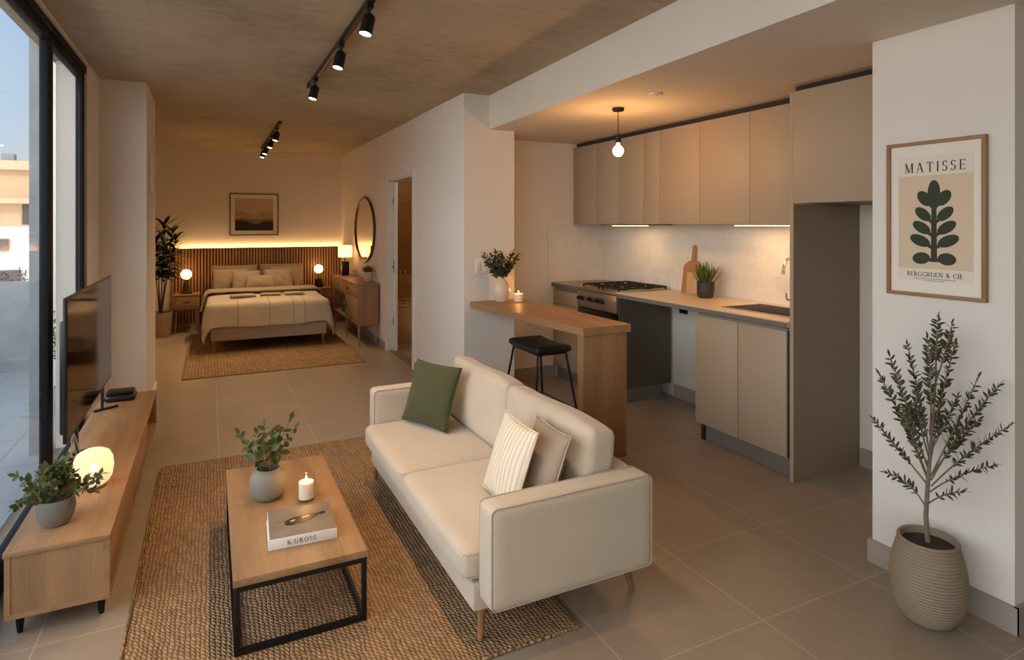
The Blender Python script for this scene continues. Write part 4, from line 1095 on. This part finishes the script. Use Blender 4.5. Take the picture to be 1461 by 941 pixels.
BR = [[(190, 545), (150, 470), (85, 455)], [(196, 530), (235, 490), (284, 484)], [(191, 480), (122, 390), (52, 306)], [(193, 470), (140, 330), (66, 200)],
      [(193, 440), (160, 330), (92, 132)], [(196, 390), (176, 260), (142, 122)], [(199, 350), (205, 220), (190, 90)], [(214, 210), (238, 150), (258, 62)],
      [(200, 360), (238, 230), (270, 120)], [(200, 460), (262, 330), (320, 192)], [(201, 470), (282, 330), (386, 222)], [(202, 485), (290, 385), (402, 312)],
      [(200, 500), (255, 440), (358, 408)], [(199, 460), (262, 380), (332, 322)], [(196, 430), (150, 350), (120, 260)], [(198, 400), (230, 320), (262, 232)], [(196, 470), (170, 400), (130, 320)],
      [(200, 420), (222, 330), (232, 240)], [(196, 410), (168, 320), (160, 230)]]
JJ = [.02, -.06, -.03, .06, -.08, .05, -.04, .02, .07, -.05, .03, -.06, -.09, .05, -.10, -.10, .08, .06, -.05]
tr = MB(); fo = MB(); st = MB(); rnd = random.Random(31)
TK = [Vector((c[0], c[1], .285))] + [T(*p) for p in ((188, 560), (195, 450), (205, 330), (214, 210))]
tr.tube(TK, [.0095, .0085, .007, .005, .0032], 10)
part('trunk', tr, 'bark', t)
def bez(a, b_, c_, n=8): return [a * (1 - k) ** 2 + b_ * (2 * k * (1 - k)) + c_ * k * k for k in [i / n for i in range(n + 1)]]
for bb, j in zip(BR + [[(214, 210), (214, 120), (220, 42)]], JJ + [0.0]):
    p = bez(T(*bb[0]), T(*bb[1], j * .6) , T(*bb[2], j))
    ln = sum((p[i + 1] - p[i]).length for i in range(len(p) - 1))
    sprig(fo, st, p, .034, .0118, max(5, int(ln / .0145)), .0034, .3 if ln > .15 else .45, rnd, ang=48)
for v in fo.bm.verts: v.co.x = min(v.co.x, 2.642)
part('branches', st, 'bark', t); part('foliage', fo, 'leaf_olive', t)

# ------------------------------------------------------------------ ceiling spotlights
def track(label, x, y0, y1, heads, group, watts, tilt):
    t = thing('light_track', label, 'light track', (x, (y0 + y1) / 2, CE - .03))
    part('rail', MB().box(x - .017, x + .017, y0, y1, CE - .024, CE - .001, .002), 'black', t)
    part('groove', MB().box(x - .005, x + .005, y0 + .01, y1 - .01, CE - .026, CE - .0245), 'steel_dark', t)
    part('feed_box', MB().box(x - .022, x + .022, y1 - .10, y1 - .003, CE - .028, CE - .0005, .003), 'black', t)
    for lab, y in heads:
        s_ = thing('track_spotlight', lab, 'spotlight', (x, y, CE - .13), group)
        part('mount', MB().box(x - .015, x + .015, y - .03, y + .03, CE - .046, CE - .0275, .002).tube([(x, y, CE - .045), (x, y, CE - .075)], .006, 8).box(x - .012, x + .012, y - .006, y + .006, CE - .085, CE - .065, .002), 'black', s_)
        ax = Vector((-math.sin(tilt) * .9, -math.sin(tilt) * .45, -math.cos(tilt))).normalized()
        R_ = Matrix.Translation((x, y, CE - .078)) @ ax.to_track_quat('Z', 'Y').to_matrix().to_4x4()
        part('lamp_head', MB().lathe([(0, -.004), (.022, -.004), (.030, .004), (.032, .012), (.032, .100), (.029, .100), (.028, .090), (0, .090)], (0, 0, 0), 28, R_), 'black', s_)
        part('lens', MB().lathe([(0, .0905), (.0275, .0905), (.0275, .094), (0, .0975)], (0, 0, 0), 24, R_), 'lens', s_, 'glowing lens')
        p = R_ @ Vector((0, 0, .108))
        light('spot_beam', 'SPOT', p, watts, (255, 212, 160), aim=p + ax, spot_size=math.radians(112), spot_blend=1.0, shadow_soft_size=.02)
track('black ceiling light track running above the coffee table and sofa', .70, .30, 5.04,
      [('black track spotlight above the living room, last on its rail before the bedroom', 4.72), ('black track spotlight above the living room, second from the bedroom end of its rail', 3.72),
       ('black track spotlight above the living room, third from the bedroom end of its rail', 3.00), ('unseen black track spotlight added over the near end of the rail', 1.9), ('unseen black track spotlight added at the very near end of the rail', .9)], 'spotlights on the living room track', 28, .26)  # the two nearest heads are out of view, added to brighten the room
track('black ceiling light track above the bed', .668, 6.92, 9.42,
      [('black track spotlight above the foot of the bed, nearest the living room', 7.25), ('black track spotlight above the bed, second from the living room', 7.95),
       ('black track spotlight above the bed, third from the living room', 8.7), ('black track spotlight above the pillows, nearest the bedroom wall', 9.15)], 'spotlights on the bedroom track', 35, .26)

# ------------------------------------------------------------------ bedroom
RB = 0.009
t = thing('bedroom_rug', 'flat woven jute rug under the foot of the bed', 'rug', (.64, 8.0, 0))
part('rug_field', MB().box(-.24, 1.52, 6.69, 9.35, .001, RB - .001), 'jute_bed', t)
ed = MB()
for y in (6.685, 9.355): ed.tube([(-.25, y, .005), (1.53, y, .005)], .0042, 6)
for x in (-.247, 1.527): ed.tube([(x, 6.685, .005), (x, 9.355, .005)], .0042, 6)
part('rug_binding', ed, 'oak_dark', t)

t = thing('bed', 'double bed with an upholstered greige base on tapered wooden legs', 'bed', (.65, 8.9, 0))
BX0, BX1, BY0, BY1 = .005, 1.305, 7.87, 9.94
part('bed_base', MB().roundbox(BX0, BX1, BY0, BY1, .138, .30, .018), 'bed_fabric', t)
part('mattress', MB().roundbox(BX0 + .03, BX1 - .03, BY0 + .04, BY1 - .01, .302, .53, .05, (.004, .004, .01)), 'mattress', t)
for x in (BX0 + .035, BX1 - .035):
    for y in (BY0 + .05, 9.28): part('leg', MB().tube([(x, y, RB + .001), (x, y, .139)], [.014, .022], 12), 'oak_dark', t)

def drape(x0, x1, yf, yb, top, side, front, fl, wav, seed, rad=.05, amp=1.0):
    """cloth over a mattress: flat top, sides and foot hanging, corners falling as cones"""
    rnd = random.Random(seed); ph = [rnd.uniform(0, 6) for _ in range(4)]
    W = x1 - x0; Lg = yb - yf; tw = W + 2 * side; tl = Lg + front
    def roll(a):                 # arc over the edge, then straight down
        q = rad * PI / 2
        if a < q: th = a / rad; return rad * math.sin(th), rad * (1 - math.cos(th))
        return rad + fl * (a - q), rad + (a - q)
    def fn(u, v):
        a = -side + u * tw; b_ = -front + v * tl
        dx = -a if a < 0 else (a - W if a > W else 0.0); sx = -1 if a < 0 else 1
        dy = -b_ if b_ < 0 else 0.0
        x = x0 + min(max(a, 0), W); y = yf + max(b_, 0)
        h = math.hypot(dx, dy)
        z = top + amp * .008 * math.sin(5 * a + ph[0]) * math.sin(4 * b_ + ph[1]) + amp * .004 * math.sin(13 * a + ph[2]) * math.cos(11 * b_)
        if h > 1e-6:
            o, dn = roll(h); o += wav * math.sin(11 * (b_ if dx > dy else a) + ph[3]) * min(1, h / .2)
            x += sx * o * dx / h; y -= o * dy / h; z -= dn
        return Vector((x, y, z))
    return fn
fn = drape(BX0 + .02, BX1 - .02, BY0 + .045, 9.36, .565, .36, .30, .16, .012, 3)
m = MB().grid(72, 80, fn)
du = single('duvet', m, 'duvet', 'greige quilted duvet covering the bed and hanging at its corners', 'duvet', None, 180)
md = du.modifiers.new('thick', 'SOLIDIFY'); md.thickness = .016; md.offset = 1
# seams of the quilting
sm = MB()
for xx in (.30, .64, .90, 1.03):
    u = (xx - (BX0 + .02) + .34) / (BX1 - BX0 - .04 + .68)
    sm.tube([fn(u, k / 40) + Vector((0, -.0165, .0175)) for k in range(0, 34)], .0045, 5)
o = part('seam', sm, 'throw', du)
# folded band and sheet near the pillows
fn2 = drape(BX0 + .004, BX1 - .004, 8.78, 9.20, .610, .27, 0.0, .24, .004, 5, .07, .25)
th = single('bed_throw', MB().grid(64, 24, fn2), 'throw', 'taupe folded blanket band lying across the duvet below the pillows', 'blanket', None, 180)
md = th.modifiers.new('thick', 'SOLIDIFY'); md.thickness = .02; md.offset = 1
def slab_cloth(label, x, y, w, d, z, rot, ma):
    m = MB()
    for k in range(3): m.roundbox(-w / 2 + .004 * k, w / 2 - .006 * k, -d / 2 + .003 * k, d / 2 - .004 * k, .007 * k, .007 * k + .0066, .003, (0, 0, .001), 8)
    o = link_mesh('folded_cloth', m, ma, 40); o.location = (x, y, z); o.rotation_euler = (0, 0, rot)
    tag(o, label, 'cloth', 'folded cloths on the bed')
slab_cloth('darkest folded taupe cloth lying on the duvet, nearest the corner plant', .37, 8.45, .29, .26, .594, .05, 'throw')
slab_cloth('folded taupe cloth on the duvet between the darkest and the pale one', .70, 8.47, .25, .24, .594, -.12, 'linen2')
slab_cloth('pale folded cloth on the duvet, nearest the dresser', .98, 8.48, .24, .24, .594, .1, 'linen1')

def bed_pillow(label, ma, w, h, th_, x, y, z, tilt, yaw, seed):
    o = cushion('bed_pillow', MB().pillow(w, h, th_, seed=seed, pinch=.05, q=.5), ma, label, 'pillow', (x, y, z), yaw, tilt, 'pillows on the bed')
    p = link_mesh('pillow_edge', edge_loop(w, h, .05, .004), ma, 180); p.parent = o
bed_pillow('wide dark taupe pillow leaning on the slatted headboard, at the back towards the corner plant', 'linen2', .61, .36, .12, .33, 9.80, .735, 20, 2, 1)
bed_pillow('wide dark taupe pillow leaning on the slatted headboard, at the back towards the dresser', 'linen2', .61, .36, .12, .97, 9.80, .74, 20, -2, 2)
bed_pillow('beige pillow in the middle layer, outermost towards the corner plant', 'linen1', .46, .31, .11, .265, 9.615, .715, 22, 4, 3)
bed_pillow('beige pillow in the middle layer, outermost towards the dresser', 'linen1', .42, .32, .11, 1.01, 9.615, .72, 22, -4, 4)
bed_pillow('squarish beige pillow overlapping the outer middle pillow on the corner plant half of the bed', 'linen1', .37, .29, .11, .46, 9.455, .705, 24, 3, 5)
bed_pillow('squarish beige pillow overlapping the outer middle pillow on the dresser half of the bed', 'linen1', .38, .30, .11, .885, 9.455, .71, 24, -3, 6)
bed_pillow('smallest oblong pillow lying in front of all the others', 'linen1', .37, .19, .08, .63, 9.325, .695, 26, 0, 7)

# slatted headboard panel with a light on top
t = thing('slatted_headboard', 'wide vertical slat timber panel behind the bed', 'headboard', (.71, 10.0, 0))
part('backing', MB().box(-.49, 1.885, 10.012, 10.027, .001, 1.145), 'slat_back', t)
m = MB(); x = -.49
while x < 1.87:
    m.box(x, x + .024, 9.985, 10.0115, .001, 1.145, .002, 1); x += .0412
part('slats', m, 'slat', t)
part('cap_rail', MB().box(-.492, 1.887, 9.984, 10.027, 1.146, 1.152), 'slat', t)
t = thing('led_strip', 'glowing warm light strip along the top of the slatted panel', 'light strip', (.7, 10.01, 1.153))
part('channel', MB().box(-.485, 1.88, 10.002, 10.02, 1.1525, 1.156), 'white_plastic', t)
part('diffuser', MB().box(-.483, 1.878, 10.004, 10.018, 1.1565, 1.160), 'led', t, 'glowing diffuser')
light('headboard_light', 'AREA', (.70, 9.998, 1.165), 1.9, (255, 200, 132), shape='RECTANGLE', size=2.36, size_y=.02, rot=(PI - .12, 0, 0))

def nightstand(label, x0, x1, y0, zt, dim):
    t = thing('nightstand', label, 'nightstand', ((x0 + x1) / 2, y0 + .17, 0), 'nightstands beside the bed')
    part('body', MB().box(x0, x1, y0 + .016, y0 + .36, .325, zt - .018, .003), dim, t)
    part('top', MB().box(x0 - .006, x1 + .006, y0 - .004, y0 + .365, zt - .017, zt, .003), dim, t)
    d = part('drawer', MB().box(x0 + .012, x1 - .012, y0, y0 + .015, .34, zt - .03, .002), dim, t)
    xm = (x0 + x1) / 2
    part('handle', MB().tube([(xm - .04, y0 - .012, .435), (xm, y0 - .015, .432), (xm + .04, y0 - .012, .435)], .006, 8).box(xm - .003, xm + .003, y0 - .012, y0, .43, .437), 'black', d)
    for sx in (0, 1):
        for sy in (0, 1):
            xa = x0 + .03 if sx == 0 else x1 - .03; ya = y0 + .04 if sy == 0 else y0 + .33
            part('leg', MB().tube([(xa + (-.02 if sx == 0 else .02), ya + (-.012 if sy == 0 else .012), .001), (xa, ya, .324)], [.010, .017], 10), 'oak_dark', t)
nightstand('small oak nightstand between the tall corner plant and the bed', -.445, -.135, 9.50, .535, 'oak_x')
nightstand('darker oak nightstand between the bed and the dresser', 1.335, 1.66, 9.56, .540, 'oak_dark')

def globe_lamp(label, c, foot, r, zc, watts):
    t = thing('bedside_lamp', label, 'lamp', c, 'globe lamps beside the bed')
    if foot:
        part('lamp_foot', MB().box(c[0] - .075, c[0] + .075, c[1] - .055, c[1] + .055, c[2], c[2] + .03, .006), 'bark_dark', t)
        part('lamp_body', MB().lathe([(0, .0305), (.046, .0305), (.044, .06), (.036, .15), (.030, .165), (0, .165)], c, 28), 'bark_dark', t)
    else:
        part('lamp_body', MB().lathe([(0, 0), (.062, 0), (.064, .01), (.046, .12), (.04, .13), (0, .13)], c, 28), 'black', t)
    z0 = .165 if foot else .13
    part('lamp_neck', MB().lathe([(0, z0 + .0005), (.012, z0 + .0005), (.010, zc - r - .004), (.02, zc - r), (.02, zc - r + .006), (0, zc - r + .006)], c, 18), 'brass', t)
    p = [(r * math.sin(a), zc - r * math.cos(a)) for a in [PI * k / 16 for k in range(1, 16)]]
    part('globe_shade', MB().lathe([(.018, zc - r * .985)] + p[1:] + [(0, zc + r)], c, 32), 'shade', t, 'glowing globe shade')
    part('bulb', MB().lathe([(0, zc - .02), (.013, zc - .012), (.016, zc), (.012, zc + .014), (0, zc + .018)], c, 14), 'bulb', t)
    light('bedside_light', 'POINT', (c[0], c[1], c[2] + zc + .025), watts * .95, (255, 194, 128), shadow_soft_size=.02)
globe_lamp('globe lamp with a blocky brown foot on the oak nightstand by the corner plant', (-.30, 9.66, .537), True, .070, .265, 4.0)
globe_lamp('globe lamp on a black tapered foot on the nightstand beside the dresser', (1.49, 9.72, .542), False, .066, .275, 4.0)

# dresser with lamp, cup and succulent
t = thing('dresser', 'oak dresser with drawers and an open shelf standing on tall legs under the mirror', 'dresser', (1.755, 8.36, 0))
QX0, QX1, QY0, QY1, QZ0, QZ1 = 1.618, 1.876, 7.535, 9.18, .258, .768
part('top', MB().box(QX0 - .006, QX1, QY0 - .004, QY1 + .004, QZ1 - .018, QZ1, .003), 'oak_y', t)
part('side_panel', MB().box(QX0, QX1 - .004, QY0, QY0 + .02, QZ0, QZ1 - .019, .002), 'oak_z', t)
part('side_panel', MB().box(QX0, QX1 - .004, QY1 - .02, QY1, QZ0, QZ1 - .019, .002), 'oak_z', t)
m = MB().box(QX0 + .004, QX1 - .004, QY0 + .021, QY1 - .021, QZ0, QZ0 + .018).box(QX1 - .016, QX1 - .004, QY0 + .021, QY1 - .021, QZ0 + .018, QZ1 - .019)
m.box(QX0 + .006, QX1 - .016, 8.30, 8.318, QZ0 + .018, QZ1 - .019).box(QX0 + .006, QX1 - .016, 8.318, QY1 - .021, .555, .571)
part('carcass', m, 'oak_y', t)
for a, b_, z0, z1 in ((7.56, 8.30, .60, .745), (8.322, 9.155, .575, .745)):
    d = part('drawer', MB().box(QX0 - .004, QX0 + .014, a, b_, z0, z1, .002), 'oak_y', t)
    for f in ((.5,) if a > 8 else (.72,)):
        yy = a + (b_ - a) * f
        part('handle', MB().tube([(QX0 - .004, yy, (z0 + z1) / 2), (QX0 - .02, yy, (z0 + z1) / 2)], .009, 10), 'black', d)
d = part('door', MB().box(QX0 - .004, QX0 + .014, 7.56, 8.298, QZ0 + .022, .594, .002), 'oak_y', t)
part('door_pull', MB().box(QX0 - .006, QX0 - .003, 8.20, 8.28, .40, .47), 'gap', d, 'dark cut-out pull')
for x in (QX0 + .02, QX1 - .03):
    for y in (QY0 + .03, 8.30, QY1 - .03): part('leg', MB().tube([(x, y, .001), (x, y, QZ0 - .001)], [.010, .018], 10), 'oak_z', t)
single('storage_basket', MB().roundbox(1.66, 1.84, 8.55, 8.80, QZ0 + .021, .42, .02), 'cab_grey', 'dark grey storage box on the open shelf of the dresser', 'box')
c = (1.745, 8.98, QZ1 + .002)
t = thing('drum_lamp', 'table lamp with a black block foot and drum shade on the dresser', 'lamp', c)
part('lamp_foot', MB().box(c[0] - .05, c[0] + .05, c[1] - .05, c[1] + .05, c[2], c[2] + .20, .012, 3), 'black', t)
part('lamp_neck', MB().lathe([(0, .2005), (.014, .2005), (.012, .262), (0, .262)], c, 16), 'brass', t)
part('lamp_shade', MB().lathe([(.092, .258), (.098, .27), (.099, .40), (.090, .425), (.05, .430), (.02, .430)], c, 36), 'shade_dim', t, 'glowing drum shade')
part('bulb', MB().lathe([(0, .2625), (.012, .27), (.02, .30), (.014, .33), (0, .34)], c, 14), 'bulb', t)
light('dresser_light', 'POINT', (c[0], c[1], c[2] + .36), 1.5, (255, 198, 134), shadow_soft_size=.03)
single('cup', MB().lathe([(0, 0), (.032, 0), (.034, .004), (.036, .09), (.033, .09), (.031, .01), (0, .01)], (1.835, 8.80, QZ1 + .002), 26), 'ceramic', 'small beige cup beside the drum lamp on the dresser', 'cup')
c = (1.80, 7.80, QZ1 + .002)
t = thing('potted_succulent', 'spiky succulent in a pale ribbed pot on the dresser', 'potted plant', c)
part('pot', MB().lathe([(0, .003), (.04, 0), (.048, .004), (.058, .05), (.060, .09), (.054, .125), (.048, .128), (.044, .112), (0, .11)], c, 40, fn=lambda a: 1 + .012 * math.cos(16 * a)), 'ceramic_w', t)
fo = MB(); rnd = random.Random(8)
for i in range(42):
    az = i * 2.4; le = .15 + 1.15 * (i / 42.0)
    fo.leaf((c[0] + .012 * math.cos(az), c[1] + .012 * math.sin(az), c[2] + .105), (math.sin(le) * math.cos(az), math.sin(le) * math.sin(az), math.cos(le)), (-math.cos(az) * math.cos(le), -math.sin(az) * math.cos(le), math.sin(le)), rnd.uniform(.09, .125), .022, curl=-.12, fold=.5, shape=.4)
for v in fo.bm.verts: v.co.x = min(v.co.x, 1.875)
part('foliage', fo, 'leaf_blue', t)

# mirror and landscape picture
t = thing('oval_mirror', 'large oval mirror in a thin bronze frame on the wall above the dresser', 'mirror', (1.89, 8.34, .99))
my, mz, ry, rz = 8.34, 1.43, .575, .44
tor = MB(); pts = [(1.876, my + (ry - .008) * math.cos(2 * PI * k / 56), mz + (rz - .008) * math.sin(2 * PI * k / 56)) for k in range(57)]
tor.tube(pts, .016, 10); part('mirror_frame', tor, 'brass', t)
disc(MB(), 0, 0, 1, 1, lambda a, b_, d: (0, 0, 0), 0, 1) if False else None
part('mirror_glass', disc(MB(), my, mz, ry - .012, rz - .012, lambda a, b_, d: (1.888 - d, a, b_), 0, .010, 56), 'mirror', t)
t = thing('landscape_picture', 'framed print of layered brown hills hanging above the headboard', 'picture', (.6, BACK - .01, 1.335))
LX0, LX1, LZ0, LZ1 = .258, .938, 1.335, 1.965; f = .014; yb = BACK - .002
fr = MB().box(LX0, LX1, yb - .024, yb, LZ0, LZ0 + f, .001).box(LX0, LX1, yb - .024, yb, LZ1 - f, LZ1, .001).box(LX0, LX0 + f, yb - .024, yb, LZ0 + f, LZ1 - f, .001).box(LX1 - f, LX1, yb - .024, yb, LZ0 + f, LZ1 - f, .001)
part('frame', fr, 'frame_dark', t)
mt = part('mat_board', MB().box(LX0 + f, LX1 - f, yb - .008, yb - .001, LZ0 + f, LZ1 - f), 'paper', t)
lf = lambda a, b_, d: (LX0 + a * (LX1 - LX0), yb - .0085 - d, LZ1 - b_ * (LZ1 - LZ0))
x0, x1 = .105, .893
part('printed_sky', MB().prism([(x0, .12), (x1, .12), (x1, .885), (x0, .885)], lf, 0, .0006), 'sky_print', mt)
def hills(nm, ma, pts, d): part(nm, MB().prism([(x0, .885)] + pts + [(x1, .885)], lf, d, d + .0005), ma, mt)
hills('printed_hill', 'hill1', [(x0, .43), (.26, .43), (.36, .46), (.46, .51), (.53, .515), (.62, .45), (.73, .41), (.80, .425), (x1, .45)], .0008)
hills('printed_hill', 'hill2', [(x0, .60), (.3, .59), (.45, .62), (.6, .63), (.75, .61), (x1, .60)], .0015)
hills('printed_hill', 'hill3', [(x0, .645), (.25, .64), (.35, .67), (.45, .715), (.52, .735), (.60, .715), (.70, .67), (.75, .66), (x1, .69)], .0022)

# tall plant in the corner
c = (-.60, 9.45, .001)
t = thing('tall_corner_plant', 'tall dark leaved plant in a brown tub in the bedroom corner', 'potted plant', c)
part('pot', MB().lathe([(0, .003), (.115, 0), (.122, .006), (.142, .30), (.140, .322), (.126, .322), (.122, .29), (0, .285)], c, 40), 'planter', t)
part('soil', MB().lathe([(.120, .286), (.120, .297), (.06, .303), (0, .305)], c, 24), 'soil', t)
tr = MB(); fo = MB(); st = MB(); rnd = random.Random(17)
base = Vector((c[0], c[1], .295))
stems = [(.05, .06, 1.22), (-.13, .04, 1.08), (.19, -.06, 1.02), (.06, -.20, .92), (-.06, .14, .98), (.14, .10, 1.12)]
for i, (dx, dy, top) in enumerate(stems):
    a = base + Vector((dx * .08, dy * .08, 0)); b_ = base + Vector((dx * .3, dy * .3, .45)); e = base + Vector((dx, dy, top))
    p = bez(a, b_, e, 10); tr.tube(p, [.009 - .0005 * k for k in range(11)], 8)
    for k in range(46):
        f_ = .50 + .50 * k / 45; q_ = p[min(10, int(f_ * 10))].lerp(p[min(10, int(f_ * 10) + 1)], f_ * 10 % 1)
        az = k * 2.4 + i; le = 1.45 - .85 * (k / 45) ** 4 + rnd.uniform(-.25, .25)
        fo.leaf(q_, (math.sin(le) * math.cos(az), math.sin(le) * math.sin(az), math.cos(le)), (-math.cos(az) * .3, -math.sin(az) * .3, 1), rnd.uniform(.16, .25), .056, curl=rnd.uniform(.1, .4))
for v in fo.bm.verts: v.co.x = max(v.co.x, -.81); v.co.y = min(v.co.y, BACK - .01)
part('trunk', tr, 'bark_dark', t); part('foliage', fo, 'leaf_dark', t)

# shrubs on the terrace
def shrub(label, c, h, n, seed, r=.11):
    t = thing('terrace_shrub', label, 'shrub', c); st, fo = MB(), MB(); rnd = random.Random(seed)
    part('planter_box', MB().lathe([(0, 0), (r * .85, 0), (r, .22), (r * .88, .22), (r * .85, .19), (0, .19)], c, 24), 'ext_conc', t)
    for i in range(n):
        az = rnd.uniform(0, 6.28); sprig(fo, st, arcpts((c[0], c[1], c[2] + .19), az, rnd.uniform(.05, .35), h * rnd.uniform(.7, 1), rnd.uniform(0, .2)), .06, .018, 12, .004, .3, rnd)
    for m_ in (st, fo):
        for v in m_.bm.verts:
            if c[1] < 7: v.co.x = min(v.co.x, -.965); v.co.y = min(v.co.y, 6.28)
    part('stems', st, 'bark', t); part('foliage', fo, 'leaf_olive', t)
shrub('loose grey green shrub in a tub outside the far window pane', (-1.06, 5.98, -.009), 1.0, 9, 3, .065)
shrub('green shrub in a tub rising behind the low terrace parapet', (-1.83, 8.36, -.009), .95, 9, 4)

# ------------------------------------------------------------------ sky, sun, lights of the room
w = bpy.data.worlds.new('dusk_sky'); SC.world = w; w.use_nodes = True; nt = w.node_tree; nt.nodes.clear()
ou = nt.nodes.new('ShaderNodeOutputWorld'); bg = nt.nodes.new('ShaderNodeBackground'); cr = nt.nodes.new('ShaderNodeValToRGB')
tc = nt.nodes.new('ShaderNodeTexCoord'); sp = nt.nodes.new('ShaderNodeSeparateXYZ')
nt.links.new(tc.outputs['Generated'], sp.inputs[0]); nt.links.new(sp.outputs[2], cr.inputs[0])
el = cr.color_ramp.elements
for p_, c_ in ((0.12, (206, 220, 232)), (0.3, (182, 206, 230)), (.6, (140, 178, 218))): e = el.new(p_); e.color = lin(c_)
el[0].position = 0.0; el[0].color = lin((238, 222, 204)); el[-1].color = lin((90, 134, 190))
bg.inputs['Strength'].default_value = 0.78
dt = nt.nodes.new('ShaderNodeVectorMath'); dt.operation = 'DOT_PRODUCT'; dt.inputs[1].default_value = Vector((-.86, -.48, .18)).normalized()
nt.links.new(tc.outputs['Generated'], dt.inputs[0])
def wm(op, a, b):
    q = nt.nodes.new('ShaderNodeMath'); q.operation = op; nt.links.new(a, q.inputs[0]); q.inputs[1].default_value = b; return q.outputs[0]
gl = wm('MULTIPLY', wm('POWER', wm('MAXIMUM', dt.outputs['Value'], 0.0), 1.5), 3.3)  # extra glow added in the unseen part of the sky, brightens the room
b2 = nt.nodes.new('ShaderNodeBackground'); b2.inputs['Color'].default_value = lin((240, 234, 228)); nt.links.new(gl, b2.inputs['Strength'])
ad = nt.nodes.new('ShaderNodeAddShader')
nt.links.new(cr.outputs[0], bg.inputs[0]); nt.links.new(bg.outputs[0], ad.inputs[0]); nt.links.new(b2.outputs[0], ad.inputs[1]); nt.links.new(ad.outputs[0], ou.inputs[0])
light('bathroom_light', 'POINT', (2.75, 7.0, 2.3), 8, (255, 212, 155), shadow_soft_size=.08)
light('evening_sun', 'SUN', (6, -6, 9), 1.1, (255, 208, 158), angle=math.radians(2), rot=Vector((-.62, .72, -.30)).to_track_quat('-Z', 'Y').to_euler())

SC.view_settings.view_transform = 'Standard'; SC.view_settings.look = 'None'
SC.view_settings.exposure = 0.62; SC.view_settings.gamma = 1.0; SC.view_settings.use_curve_mapping = False
cy = SC.cycles
cy.use_denoising = True
try: cy.denoiser = 'OPENIMAGEDENOISE'; cy.denoising_input_passes = 'RGB_ALBEDO_NORMAL'
except Exception: pass
cy.max_bounces = 10; cy.diffuse_bounces = 6; cy.glossy_bounces = 4; cy.transmission_bounces = 6; cy.transparent_max_bounces = 12
cy.sample_clamp_indirect = 4.0; cy.caustics_reflective = False; cy.caustics_refractive = False
